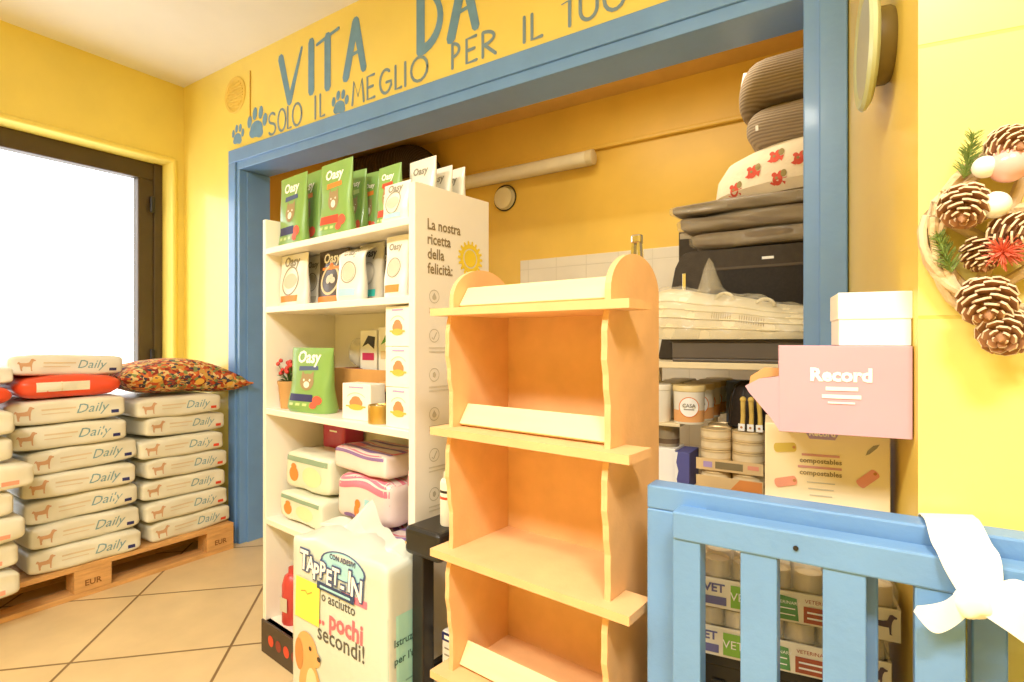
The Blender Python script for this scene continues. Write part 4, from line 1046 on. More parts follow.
# ================================================================== BOXES BESIDE THE PIER
VF = Frame(-.2505, .979, 7.8)      # front left corner of the tray pair
VW, VD = .293, .2
cr_ = empty('black_crate', VF.w(0, .01), VF.a); tag(cr_, 'black plastic crate under the pet food trays behind the gate', 'crate')
q = nb(); bx(q, 0, .28, 0, .19, .585, .606, .003); obj('rim', q, BLACKPL, cr_)
q = nb(); bx(q, .004, .276, .004, .186, .03, .585, .003); obj('body', q, BLACKPL, cr_)
for i in range(7):
    q = nb(); bx(q, .02 + i * .037, .042 + i * .037, 0, .004, .06, .56, .001); obj('slat', q, BLACKPL, cr_)
q = nb(); bx(q, 0, .28, 0, .19, 0, .03, .003); obj('base', q, BLACKPL, cr_)
def vet_tray(z, lab, shift):
    t = empty('pet_food_tray', VF.w(shift, 0, z), VF.a); tag(t, lab, 'pet food tray', 'cartons of veterinary pet food')
    q = nb(); bx(q, 0, VW, 0, .004, 0, .05, .001); bx(q, 0, VW, VD - .004, VD, 0, .05); bx(q, 0, .004, .004, VD - .004, 0, .05); bx(q, VW - .004, VW, .004, VD - .004, 0, .05); bx(q, .004, VW - .004, .004, VD - .004, 0, .004)
    c_ = obj('carton', q, mat('vet_carton', '#F1E8D2', .55), t)
    prt('navy_word', sh_add(sh_text('VET', .02, .025, .028, 0, .0006), sh_rect(.01, .045, .006, .02, 2, 1)), mat('print_slate_purple', '#6C6A9A', .5), c_)
    prt('green_label', sh_rect(.052, .085, .005, .043, 2, 2), mat('print_lime', '#8CC04A', .5), c_); prt('label_word', sh_text('VET', .02, .068, .018), WHT, c_, off=.002)
    prt('green_label', sh_poly([(.118, .004), (.155, .004), (.152, .04), (.118, .044)]), mat('print_leaf_green', '#5F9A5A', .5), c_); prt('label_word', sh_add(sh_text('VETERINARY', .0075, .136, .03), sh_rect(.122, .15, .022, .024, 1, 1), sh_rect(.122, .15, .012, .014, 1, 1)), WHT, c_, off=.002)
    prt('red_label', sh_rect(.162, .215, .004, .03, 2, 2), mat('print_brick', '#B0583C', .5), c_); prt('red_words', sh_text('VETERINARY', .0085, .188, .036), mat('print_brick', '#B0583C', .5), c_); prt('label_word', sh_add(sh_rect(.167, .207, .02, .023, 1, 1), sh_rect(.167, .2, .011, .014, 1, 1)), WHT, c_, off=.002)
    prt('dog_print', sh_dog(.268, .025, .034), mat('print_dog_purple', '#5C4C5C', .6), c_)
    for i in range(6):
        for j in range(4):
            q = nb(); r = .022; lathe(q, [(0, 0), (r * .95, 0), (r, .003), (r, .070), (r * .96, .074), (r * .9, .070), (0, .070)], 16)
            obj('tin', q, mat('vet_tin', '#D9CDB4', .35, .08, 12, metal=.3), t, True, (.0275 + i * .0475, .0275 + j * .0485, .0045))
    q = nb(); bx(q, .002, VW - .002, .002, VD - .002, .05, .081, .006, 2); obj('shrink_film', q, mat('tray_film', '#F4EEDC', .2, .03, 8, .3, 25, alpha=.25, coat=.3), t)
vet_tray(.607, 'lower carton of veterinary pet food tins behind the gate, on the black crate', -.012)
vet_tray(.690, 'upper carton of veterinary pet food tins behind the gate, under the cream box', 0)

def rot_box(name, W, D, H, m, loc, rz):
    q = nb(); bx(q, 0, W, 0, D, 0, H, .0015); return obj(name, q, m, None, False, loc, rz)
CF = Frame(-.157, 1.066, 7.8)
cb = rot_box('cream_box', .187, .12, .2315, mat('cream_pet_box', '#FBEBC6', .5, .03), CF.w(0, 0, .773), CF.a)
tag(cb, 'cream box of compostable dog bags standing on the veterinary food cartons', 'box')
prt('purple_tab', sh_poly([(.064, .2315), (.064, .219), (.07, .208), (.108, .208), (.114, .219), (.114, .2315)]), LILAC, cb); prt('brand_word', sh_text('Record', .0135, .089, .2135, 0, .0004), WHT, cb, off=.002)
for k, (x, z, a, m) in enumerate(((.033, .190, .1, mat('roll_olive', '#D8C05C', .5)), (.034, .13, .25, mat('roll_salmon', '#EFA48C', .5)), (.156, .148, .75, mat('roll_pink', '#EFA49C', .5)))):
    ca, sa = math.cos(a), math.sin(a)
    prt('roll_picture', sh_poly([(x + dx * ca - dz * sa, z + dx * sa + dz * ca) for dx, dz in [(-.015, -.008), (.013, -.008)] + arc(.013, 0, .004, .008, -90, 90, 6) + [(-.015, .008)] + arc(-.015, 0, .004, .008, 90, 270, 6)]), m, cb)
    prt('roll_core', sh_disc(x + .013 * ca, z + .013 * sa, .0025), BROWN, cb, off=.002)
prt('paw_mark', sh_disc(.136, .082, .006, .005), mat('print_olive', '#8C8A3A', .5), cb)
prt('leaf_picture', sh_poly([(.152, .186), (.158, .189), (.168, .199), (.172, .206), (.163, .203), (.155, .194)]), GREY, cb)
prt('pink_words', sh_add(sh_rect(.058, .115, .178, .182, 4, 1), sh_rect(.052, .118, .157, .161, 4, 1)), mat('print_dusty_pink', '#D8A0A4', .5), cb)
prt('brown_words', sh_add(sh_text('compostables', .0115, .0865, .1665, 0, .0003), sh_text('compostables', .0115, .0865, .1455, 0, .0003)), mat('print_taupe_words', '#A08E6E', .6), cb)
for i in range(3): prt('small_print', sh_rect(.066 + i * .002, .108 - i * .002, .132 - i * .011, .134 - i * .011, 3, 1), LGREY, cb)
PKF = Frame(-.122, .967, 7.8)
pb = empty('pink_box', PKF.w(0, 0, 1.0055), PKF.a); tag(pb, 'pink lilac box with an open side flap standing on the cream box', 'box')
PKM = mat('pink_lilac_box', '#CDA2B0', .5, .03)
q = nb(); bx(q, 0, .176, 0, .003, 0, .137, .0008); bx(q, 0, .176, .112, .115, 0, .137); bx(q, .173, .176, .003, .112, 0, .137); bx(q, 0, .173, .003, .112, 0, .003); bx(q, 0, .173, .003, .112, .134, .137)
pbb = obj('carton', q, PKM, pb)
prt('brand_word', sh_text('Record', .028, .085, .083, 0, .0012), WHT, pbb); prt('white_lines', sh_add(sh_rect(.065, .108, .068, .074, 4, 1), sh_rect(.06, .112, .056, .062, 4, 1), sh_rect(.068, .104, .048, .051, 4, 1)), mat('print_pale_white', '#F6E8EA', .5), pbb)
q = nb(); prism(q, [(0, .002), (-.012, .02), (-.046, .06), (-.052, .07), (-.03, .083), (0, .088)], 'y', 0, .002); fo = obj('flap', q, PKM, pb); fo.rotation_euler.z = -.25
q = nb(); prism(q, [(-.052, .07), (-.03, .083), (0, .088), (0, .1), (-.028, .1), (-.05, .085)], 'y', .03, .032); fo = obj('inner_flap', q, mat('flap_cardboard', '#E0A468', .7), pb); fo.rotation_euler.z = -.2
WBF = Frame(-.0415, .985, 9.0)
wb = empty('white_box', WBF.w(0, 0, 1.143), WBF.a); tag(wb, 'small white lidded box on top of the pink box', 'box')
WBM = mat('white_card', '#FFFCF4', .45, .01)
q = nb(); bx(q, .0015, .0945, .0015, .0985, 0, .040, .001); obj('base', q, WBM, wb)
q = nb(); bx(q, 0, .096, 0, .1, .040, .0815, .0015); obj('lid', q, WBM, wb)

# ================================================================== WALL CLOCK ON THE RETURN
RFa = math.atan2(PB[1] - PA[1], PB[0] - PA[0])
RF = Frame(PA[0], PA[1], math.degrees(RFa))
sx_, sz_ = RF.hit(884, 57)
sx_ = .60
cl = empty('wall_clock', RF.w(sx_, 0, 1.668)); cl.rotation_euler = (PI / 2, 0, RFa)   # local z away from the wall
tag(cl, 'round green-rimmed wall clock seen edge-on, high on the yellow return', 'clock')
q = nb(); lathe(q, [(0, 0), (.06, 0), (.064, .006), (.064, .024), (0, .024)], 36); obj('case', q, mat('clock_case', '#7C6A38', .5), cl, True)
q = nb(); lathe(q, [(.0, .024), (.064, .024), (.092, .028), (.102, .034), (.104, .04), (.098, .045), (.084, .043), (.08, .04), (0, .04)], 44); obj('rim', q, mat('clock_rim', '#BFC79A', .35, .05, coat=.3), cl, True)
q = nb(); lathe(q, [(0, .0405), (.083, .0405), (.083, .042), (0, .046)], 40); obj('dial', q, mat('clock_dial', '#B4B8A8', .4), cl, True)

# ================================================================== WREATH
WR = Frame(PB[0], PB[1], 7.8)
wcx, wcz = WR.hit(1028, 236)
wr = empty('wreath', WR.w(wcx, 0, wcz), WR.a); tag(wr, 'twig wreath with pine cones and baubles hanging on the yellow pier', 'wreath')
TWIG = mat('whitewashed_twig', '#D9BE94', .8, .14, 20, .3, 60)
q = nb(); rr = random.Random(3); R0 = .108
for k in range(7):
    a0 = rr.uniform(0, 6.28); pts = []
    for i in range(37):
        a = a0 + 2 * PI * i / 36; rr_ = R0 + .008 * math.sin(3 * a + k) + .004 * (k % 3 - 1)
        pts.append((rr_ * math.cos(a), -.02 + .007 * math.sin(4 * a + 2 * k), rr_ * math.sin(a)))
    tube(q, pts, .0058, 7, False)
obj('twig_ring', q, TWIG, wr, True)
star = [(R0 * math.cos(PI / 2 + i * 4 * PI / 5), R0 * math.sin(PI / 2 + i * 4 * PI / 5)) for i in range(6)]
for a, b_ in zip(star, star[1:]):
    q = nb(); tube(q, [(a[0], -.02, a[1]), ((a[0] + b_[0]) / 2, -.022, (a[1] + b_[1]) / 2), (b_[0], -.02, b_[1])], .0075, 8); obj('star_stick', q, TWIG, wr, True)
CONE = mat('cone_brown', '#A87850', .7, .25, 40); CTIP = mat('cone_frosted_tip', '#E2CBA8', .8, .12, 60)
def cone_mesh(R, Hh, seed):
    q = nb(); rr = random.Random(seed)
    lathe(q, [(0, 0), (R * .45, Hh * .05), (R * .5, Hh * .4), (R * .25, Hh * .8), (0, Hh)], 10)
    n = 40
    for i in range(n):
        t = i / n; z = Hh * (.05 + .9 * t); a = i * 2.39996
        rad = R * (math.sin(PI * (.25 + .72 * t)) ** .8)
        d = Vector((math.cos(a), math.sin(a), .35 + .8 * t)).normalized(); s = Vector((-math.sin(a), math.cos(a), 0)); u = d.cross(s) * -1
        base = Vector((math.cos(a) * rad * .3, math.sin(a) * rad * .3, z - .1 * Hh)); l = rad * .85; w = rad * .42
        P_ = [base - s * w * .4, base + s * w * .4, base + d * l * .7 + s * w, base + d * l * .7 - s * w, base + d * l + s * w * .55, base + d * l - s * w * .55]
        th = R * .09
        v0 = [q.verts.new(p) for p in P_]; v1 = [q.verts.new(p + u * th) for p in P_]
        for vs, mi in (((0, 1, 2, 3), 0), ((3, 2, 4, 5), 1)):
            f1 = q.faces.new([v0[k] for k in vs]); f2 = q.faces.new([v1[k] for k in vs][::-1]); f1.material_index = 0; f2.material_index = mi
        for k, l_, mi in ((1, 2, 0), (2, 4, 1), (4, 5, 1), (5, 3, 1), (3, 0, 0)):
            f1 = q.faces.new((v0[k], v0[l_], v1[l_], v1[k])); f1.material_index = mi
    return q
def on_wr(u, v, yl=-.04):
    x, z = WR.hit(u, v, yl); return (x - wcx, yl, z - wcz)
for k, (u, v, R, Hh, rx, rz) in enumerate(((1001, 143, .026, .05, .5, .9), (966, 196, .031, .055, .9, .3), (998, 232, .028, .052, .3, 1.3), (978, 243, .024, .045, 1.2, .8), (985, 290, .034, .06, .8, .5), (1009, 326, .032, .055, .4, .2), (1060, 300, .03, .055, .8, 1.0), (1070, 180, .03, .055, .5, 2.0))):
    co = obj('pine_cone', cone_mesh(R * .9, Hh * 1.05, k), [CONE, CTIP], wr, False, on_wr(u, v, -.03)); co.rotation_euler = (PI / 2 + rx * .9, 0, (rz - .7) * .9)
for u, v, r, m in ((1009, 165, .022, mat('pink_bauble', '#F2B8B0', .25, .03, coat=.4)), (995, 205, .017, mat('white_bauble', '#FFF8EC', .4)), (985, 167, .014, mat('white_bauble', '#FFF8EC', .4))):
    q = nb(); bmesh.ops.create_uvsphere(q, u_segments=24, v_segments=16, radius=r); obj('bauble', q, m, wr, True, on_wr(u, v, -.05))
q = nb(); rr = random.Random(8)
for i in range(130):
    d = Vector((rr.gauss(0, 1), rr.gauss(-.5, .8), rr.gauss(0, 1))).normalized(); tube(q, [d * .004, d * rr.uniform(.018, .026)], [.0012, .0005], 4)
obj('red_tuft', q, mat('red_tuft', '#E0745A', .7, .15, 40), wr, False, on_wr(1003, 252, -.055))
FIR = mat('fir_needles', '#7C9446', .6, .2, 30)
for (ua, va, ub, vb, lab) in ((964, 178, 974, 134, ''), (952, 272, 938, 236, ''), (990, 340, 1030, 346, '')):
    a = Vector(on_wr(ua, va, -.035)); b_ = Vector(on_wr(ub, vb, -.035)); q = nb(); tube(q, [a, b_], .0016, 5)
    d = (b_ - a).normalized()
    for i in range(150):
        t = rr.random(); p = a + (b_ - a) * t; e = Vector((rr.gauss(0, 1), rr.gauss(0, 1), rr.gauss(0, 1))); e = (e - d * e.dot(d)).normalized()
        tube(q, [p, p + (e * .9 + d * .75).normalized() * .021 * (1 - .4 * t)], [.0008, .0003], 4, False)
    obj('fir_sprig', q, FIR, wr)

# ================================================================== STORE ROOM
# tube lamp, vent, dark duct on the back wall
t = empty('tube_lamp', (-1.75, SY - .07, 2.205)); tag(t, 'long pale tube lamp mounted on the yellow store wall', 'lamp')
q = nb(); tube(q, [(-.62, 0, 0), (.40, 0, 0)], .042, 20); obj('diffuser', q, mat('tube_diffuser', '#EADFC0', .4), t, True)
q = nb(); tube(q, [(.385, 0, 0), (.425, 0, 0), (.432, 0, 0)], [.044, .044, .03], 20); obj('end_cap', q, mat('tube_cap', '#D9C9A0', .5), t, True)
q = nb(); tube(q, [(-.65, 0, 0), (-.605, 0, 0)], .044, 20); obj('end_cap', q, mat('tube_cap', '#D9C9A0', .5), t, True)
q = nb(); bx(q, -.6, .38, .03, .072, -.025, .025, .004); obj('base_rail', q, mat('tube_cap', '#D9C9A0', .5), t)
q = nb(); lathe(q, [(0, .03), (.062, .03), (.068, .026), (.069, .012), (.074, .006), (.08, 0)], 36); vo_ = obj('store_vent', q, mat('vent_cream', '#E9D8A8', .5), None, True, (-1.985, SY - .001, 2.075)); vo_.rotation_euler = (PI / 2, 0, 0)
tag(vo_, 'round cream vent cover on the store wall under the tube lamp', 'vent')
q = nb(); lathe(q, [(.079, 0), (.085, .004), (.084, .012), (.078, .008)], 36); obj('shade_ring', q, BLACKPL, vo_, True, (.006, .002, 0))  # black ring shifted sideways, stands in for shade on the vent's right edge
t = empty('flexible_duct', (-2.75, SY - .12, 2.3)); tag(t, 'dark curved flexible duct under the store ceiling behind the display shelf', 'duct')
q = nb()
pts, rads = [], []
for i in range(90):
    s_ = i / 89; a = PI / 2 * min(1, max(0, (s_ - .55) / .45))
    if s_ < .55: p = (-.75 + .75 * s_ / .55, 0, .12)
    else: p = (.22 * math.sin(a), 0, -.10 + .22 * math.cos(a))
    pts.append(p); rads.append(.105 + (.006 if i % 2 else 0))
tube(q, pts, rads, 20); obj('hose', q, mat('duct_dark', '#3A2A18', .7, .1), t, True)
q = nb(); bx(q, .19, .25, -.02, .12, -.14, -.1, .003); obj('bracket', q, BLACKPL, t)

# rack
rk = empty('storage_rack', (-.42, 2.27, 0)); tag(rk, 'cream storage rack in the store room holding tins and pet beds', 'rack')
RKM = mat('rack_cream', '#EAD9AE', .5)
RX0, RX1, RY0, RY1 = -.86, .2, 1.965, 2.58
def rp_(name, x0, x1, y0, y1, z0, z1): q = nb(); bx(q, x0 + .42, x1 + .42, y0 - 2.27, y1 - 2.27, z0, z1, .002); return obj(name, q, RKM, rk)
for z in (.30, .62, 1.075): rp_('shelf', RX0, RX1, RY0, RY1, z - .022, z)
rp_('half_shelf', RX0, -.575, RY0 + .02, RY1, .838, .85); rp_('bracket', -.6, -.575, RY1 - .03, RY1, .62, .838)
for x in (RX0, RX1 - .03):
    for y in (RY0 + .001, RY1 - .03): rp_('post', x, x + .03, y + .0, y + .03, 0, 1.053)
def sp(u, v, y):
    d = ray(u, v); t = y / d[1]; return d[0] * t, CAM_H + d[2] * t
# white tubs, two rows deep
LIDM = mat('tub_lid', '#E6CF92', .4)
def tub(u, y, r, z, lab, plain):
    x = sp(u, 400, y)[0]
    q = nb(); lathe(q, [(0, 0), (r * .93, 0), (r * .96, .004), (r, .118), (0, .118)], 28); o = obj('food_tub', q, mat('white_tub', '#F2EBD8', .35, .03), None, True)
    q = nb(); lathe(q, [(r * 1.0, .116), (r * 1.05, .118), (r * 1.05, .134), (r, .138), (0, .136)], 28); obj('lid', q, LIDM if not plain else mat('white_lid', '#F2EBD8', .35), o, True)
    q = nb(); lathe(q, [(r * .975, .02), (r * 1.0, .108)], 28); bm_ = q; bv = BVHTree.FromBMesh(bm_)
    bm_.free()
    if not plain:
        q = nb(); lathe(q, [(r * .968, .008), (r * .985, .05)], 28); obj('orange_band', q, mat('print_apricot', '#EDB070', .5), o, True)
        q = nb(); lathe(q, [(0, 0), (r, 0), (r, .15), (0, .15)], 40); bv = BVHTree.FromBMesh(q); q.free()
        d = Vector((-x, -y, 0)).normalized(); U = Vector((-d.y, d.x, 0))
        prt('label_oval', sh_add(sh_rect(-.03, .03, .03, .09, 8, 6)) if False else sh_disc(0, .062, .032, .034, 24), WHT, o, bv, U=U, N=d, off=.001)
        prt('label_ring', ([(a * .035, .062 + b_ * .037) for a, b_ in sh_ring(0, 0, .92, 1.0)[0]], sh_ring(0, 0, .92, 1.0)[1]), ORANGE, o, bv, U=U, N=d, off=.0015)
        prt('label_word', sh_text('CASA', .018, 0, .062, 0, .0004), GREY, o, bv, U=U, N=d, off=.002)
        prt('label_line', sh_rect(-.018, .018, .052, .056, 3, 1), GREY, o, bv, U=U, N=d, off=.002)
    o.location = (x, y, z + .0006); tag(o, lab, 'tub', 'white food tubs in the store rack')
tub(658, 2.03, .048, .85, 'plain white tub at the front left of the storage rack', True)
tub(689, 2.035, .055, .85, 'white tub with an oval label at the front of the rack', False)
for i, (u, y) in enumerate(((699, 2.15), (706, 2.265), (713, 2.38), (719, 2.5))):
    tub(u, y, .055, .85, '%s lidded tub in the row behind the oval-labelled tub' % ('second', 'third', 'fourth', 'farthest')[i], False)
for i, (u, y) in enumerate(((668, 2.145), (676, 2.26), (683, 2.375))):
    tub(u, y, .052, .85, '%s lidded tub in the row behind the plain white tub' % ('second', 'third', 'fourth')[i], True)
q = nb(); r = .042; lathe(q, [(0, 0), (r * .96, 0), (r, .004), (r, .076), (r * .96, .08), (r * .9, .076), (0, .076)], 26); o = obj('grey_tin', q, mat('grey_tin', '#A89C84', .35, .05, metal=.5), None, True)
q = nb(); lathe(q, [(r * 1.004, .012), (r * 1.004, .03)], 26); obj('lower_band', q, mat('print_dark_brown', '#6A5640', .5), o, True)
x, z = sp(668, 440, 2.06); o.location = (x, 2.06, .755); tag(o, 'grey tin on the white and blue box under the tubs', 'tin')
x0 = sp(648, 470, 2.0)[0]; x1 = sp(675, 470, 2.0)[0]
q = nb(); bx(q, 0, x1 - x0, 0, .12, 0, .134, .002); o = obj('white_box', q, WBM, None, False, (x0, 2.0, .6206)); prt('side_print', sh_rect(.012, .018, .03, .1, 1, 3), LGREY, o); tag(o, 'white box at the left of the rack under the grey tin', 'box')
x2 = sp(690, 470, 1.99)[0]; q = nb(); bx(q, 0, x2 - x1 - .004, 0, .13, 0, .128, .002); o = obj('blue_box', q, mat('blue_purple_box', '#5A5C9C', .5), None, False, (x1 + .003, 1.985, .6206)); tag(o, 'blue purple box beside the white box on the lower rack shelf', 'box')
prt('wavy_print', sh_poly([(.0, .0), (.012, .0), (.008, .03), (.014, .06), (.006, .09), (.012, .127), (.0, .127)]), WHT, o)
xb = sp(699, 450, 2.1)[0]; q = nb(); bx(q, 0, .06, 0, .09, 0, .12, .002); o = obj('cream_carton', q, mat('cream_carton', '#E6CC98', .6), None, False, (x2 - .01, 2.2, .6206)); tag(o, 'small cream carton behind the blue purple box in the rack', 'box'); prt('dark_line', sh_rect(.005, .05, .085, .09, 2, 1), GREY, o)
# shrink wrapped tins, two tiers
def tin_proto():
    r = .0525; q = nb(); lathe(q, [(0, 0), (r * .95, 0), (r, .003), (r * .985, .006), (r * .985, .03), (r, .033), (r * .96, .036), (r * .93, .032), (0, .032)], 26)
    o = obj('pet_food_tin', q, mat('cream_tin', '#E3C995', .35, .08, 14, metal=.2), None, True)
    q = nb(); lathe(q, [(r * .99, .009), (r * .99, .027)], 26); obj('label', q, mat('tin_label', '#EED9AE', .5, .08, 30), o, True)
    return o
tx0, tx1 = sp(716, 440, 2.03)[0], sp(748, 440, 2.03)[0]
proto = None
for tier in range(2):
    for i, cx in enumerate((tx0, tx0 + .108)):
        for j in range(3):
            for k in range(2):
                nm = 'pale pet food tin, %s of the %s column in the %s wrapped tier, %s row' % (('lowest', 'middle', 'topmost')[j], ('left', 'right')[i], ('lower', 'upper')[tier], ('front', 'back')[k])
                o = tin_proto() if proto is None else dup(proto)
                proto = proto or o
                o.location = (cx, 2.03 + k * .108, .621 + tier * .111 + j * .0365); tag(o, nm, 'tin', 'shrink-wrapped pet food tins')
    q = nb(); bx(q, tx0 - .055, tx0 + .163, 1.9745, 1.976, .0, .04, .0005)
    o = obj('wrap_sleeve', q, mat('sleeve_cream', '#E8C890', .5), None, False, (0, 0, .621 + .07 if tier == 0 else .621 + .111))
    if tier == 0:
        o.location.z = .70; prt('lilac_mark', sh_rect(tx0 - .03, tx0 - .0, .01, .03, 2, 1), LILAC, o, o=(0, 1.9745, 0)); prt('dark_panel', sh_rect(tx0 + .01, tx0 + .1, .008, .032, 3, 1), mat('print_khaki', '#8E7E58', .5), o, o=(0, 1.9745, 0)); prt('salmon_mark', sh_rect(tx0 + .115, tx0 + .15, .016, .03, 2, 1), mat('print_salmon', '#F0A284', .5), o, o=(0, 1.9745, 0))
        tag(o, 'cardboard strip with a dark panel across the wrapped tins', 'sleeve', 'sleeves round the tins')
    else:
        o.location.z = .64
        prt('orange_patch', sh_poly([(tx0 + .06, .002), (tx0 + .16, .002), (tx0 + .16, .038), (tx0 + .09, .038)]), mat('print_tangerine', '#E9964E', .5), o, o=(0, 1.9745, 0))
        tag(o, 'cardboard strip with an orange patch at the foot of the wrapped tins', 'sleeve', 'sleeves round the tins')
ztop = .621 + .111 + 3 * .0365
# paper sheet, black mesh basket and chew sticks on the tins
x, z = sp(752, 385, 2.15)
t = empty('mesh_basket', (x + .01, 2.13, ztop)); tag(t, 'black mesh basket turned upside down on the wrapped tins', 'basket')
q = nb(); lathe(q, [(.085, 0), (.086, .006), (.083, .06), (.078, .11), (.066, .145), (.04, .162), (0, .166)], 30); obj('body', q, mat('black_mesh', '#2A2018', .6, .35, 90), t, True)
q = nb(); pts = [(.0865 * math.cos(i * PI / 15), .0865 * math.sin(i * PI / 15), .006) for i in range(31)]; tube(q, pts, .004, 6, False); obj('rim', q, BLACKPL, t, True)
for k in range(10):
    a = 2 * PI * k / 10; q = nb(); tube(q, [(.087 * math.cos(a), .087 * math.sin(a), .006), (.084 * math.cos(a), .084 * math.sin(a), .06), (.079 * math.cos(a), .079 * math.sin(a), .11), (.067 * math.cos(a), .067 * math.sin(a), .146), (.04 * math.cos(a), .04 * math.sin(a), .163)], .0015, 5); obj('rib', q, BLACKPL, t)
STK = mat('chew_yellow', '#E2C060', .6, .12, 20)
for i, (u, ang) in enumerate(((742, .03), (751, 0), (760, -.03))):
    x = sp(u, 415, 2.0)[0]
    q = nb(); tube(q, [(0, 0, .0), (.002, 0, .05), (0, 0, .105)], [.0085, .0075, .008], 10); bmesh.ops.create_icosphere(q, subdivisions=2, radius=.0105, matrix=Matrix.Translation((0, 0, .108))); o = obj('chew_stick', q, STK, None, True, (x, 2.0 - .0 * i, ztop + .0005)); o.rotation_euler.y = ang
    q = nb(); bx(q, -.0105, .0105, -.0125, -.0105, .002, .026, .0004); tg = obj('tag', q, WHT, o); prt('tag_mark', sh_disc(0, .014, .004), BROWN, tg, o=(0, -.0125, 0))
    tag(o, 'yellow chew stick with a white tag, %s of three before the black basket' % ('left', 'middle', 'right')[i], 'chew stick', 'yellow chew sticks on the tins')
# blue carton behind the basket
x = sp(742, 375, 2.35)[0]; q = nb(); bx(q, -.05, .05, 0, .1, 0, .19, .002); o = obj('blue_carton', q, mat('slate_blue_carton', '#6C7C9C', .5), None, False, (x, 2.30, ztop - .24)); o.location.z = .6206
q.free() if False else None
tag(o, 'slate blue carton standing behind the black mesh basket', 'box')
o.scale.z = 1.95

# tray, wrapped grille, carrier, beds
t = empty('plastic_tray', (-.30, 2.06, 1.0755)); tag(t, 'dark grey plastic tray on the top shelf of the rack', 'tray')
q = nb(); bx(q, -.30, .36, -.085, .085, 0, .012, .004); bx(q, -.30, .36, -.085, -.075, .012, .075, .004); bx(q, -.30, .36, .075, .085, .012, .075, .004); bx(q, -.30, -.29, -.075, .075, .012, .075, .004); bx(q, .35, .36, -.075, .075, .012, .075, .004); obj('body', q, mat('tray_grey', '#5E554A', .4, .08), t)
q = nb(); bx(q, -.308, .368, -.093, -.083, .07, .08, .003); bx(q, -.308, .368, .083, .093, .07, .08, .003); bx(q, -.308, -.298, -.083, .083, .07, .08, .003); bx(q, .358, .368, -.083, .083, .07, .08, .003); obj('rim', q, mat('tray_rim', '#4A423A', .4), t)
# cream moulded shell in a clear bag
x0, zt = sp(657, 300, 2.0); x1, _ = sp(806, 300, 2.0)
shl = empty('moulded_shell', ((x0 + x1) / 2 + .02, 2.02, 1.156)); tag(shl, 'cream plastic carrier shell wrapped in a clear bag on the grey tray', 'carrier shell')
LX = x1 - x0 + .06
q = nb(); n_, m_ = 40, 14
def shell_pt(t, s_):
    # t along x 0..1, s_ around the front from bottom 0 to back top 1
    x = -LX / 2 + LX * t
    h = .205 * (1 - .52 * t) * (1 - .10 * math.exp(-t * 12)) + .003 * math.sin(15 * t)
    zl = .045 * max(0, 1 - t * 5) * 0
    a = PI * .95 * s_
    y = -.07 * math.cos(a - .35) * (1 + .02 * math.sin(10 * s_ * PI))
    z = h * (math.sin(a * .55) ** .9 if s_ > 0 else 0) + zl
    return Vector((x, y, max(z, 0)))
g_ = [[q.verts.new(shell_pt(i / n_, j / m_)) for j in range(m_ + 1)] for i in range(n_ + 1)]
for i in range(n_):
    for j in range(m_): q.faces.new((g_[i][j], g_[i + 1][j], g_[i + 1][j + 1], g_[i][j + 1]))
q.faces.new([g_[0][j] for j in range(m_ + 1)]); q.faces.new([g_[n_][j] for j in range(m_, -1, -1)])
for i in range(n_): q.faces.new((g_[i][0], g_[i][m_], g_[i + 1][m_], g_[i + 1][0]))
bvs = bvh_of(q); SHM = mat('cream_plastic', '#E9DBB4', .4, .06, 8, .2, 10)
so = obj('shell', q, SHM, shl, True)
prt('vent_slots', sh_add(*[sh_rect(-.06 + i * .0075, -.0575 + i * .0075, .072 - i * .0014, .10 - i * .0014, 1, 3) for i in range(9)], *[sh_rect(.03 + i * .0075, .0325 + i * .0075, .056 - i * .0014, .082 - i * .0014, 1, 3) for i in range(11)]), mat('slot_tan', '#A98F5E', .7), so, bvs, off=.0015)
for k in range(4):
    pts = []
    for i in range(25):
        v_ = shell_pt(.02 + .96 * i / 24, .12 + k * .12); pts.append(v_ + Vector((0, -.002, 0)))
    q = nb(); tube(q, pts, .0035, 6); obj('ridge', q, SHM, shl, True)
for xx in (-.03, .10):
    q = nb(); pts = [(xx + .03 * math.cos(a), -.0, .205 * (1 - .52 * (xx + LX / 2) / LX) - .022 + .026 * math.sin(a)) for a in [PI * i / 12 for i in range(13)]]; tube(q, pts, .006, 8); obj('handle', q, SHM, shl, True)
# clear wrapping with a peak
q = nb(); rr = random.Random(5)
n_, m_ = 44, 18
def wrap_pt(t, s_):
    p = shell_pt(t, s_)
    peak = .15 * math.exp(-((t - .36) / .055) ** 2) + .03 * math.exp(-((t - .62) / .12) ** 2)
    c = Vector((p.x, 0, .05)); d = p - c; d.x = 0
    p = c + d * 1.06 + Vector((0, 0, peak * max(0, math.sin(PI * min(1, s_ * .9))) ** 3))
    p += d.normalized() * (.005 * math.sin(31 * t + 9 * s_) + .004 * math.sin(17 * s_ - 23 * t)) if d.length > 0 else Vector()
    p.z = max(p.z, .0)
    return p
g_ = [[q.verts.new(wrap_pt(-.03 + 1.06 * i / n_, j / m_)) for j in range(m_ + 1)] for i in range(n_ + 1)]
for i in range(n_):
    for j in range(m_): q.faces.new((g_[i][j], g_[i + 1][j], g_[i + 1][j + 1], g_[i][j + 1]))
obj('clear_bag', q, mat('clear_wrap', '#F2E8CC', .18, .03, 8, .8, 30, alpha=.30, coat=.4), shl, True)
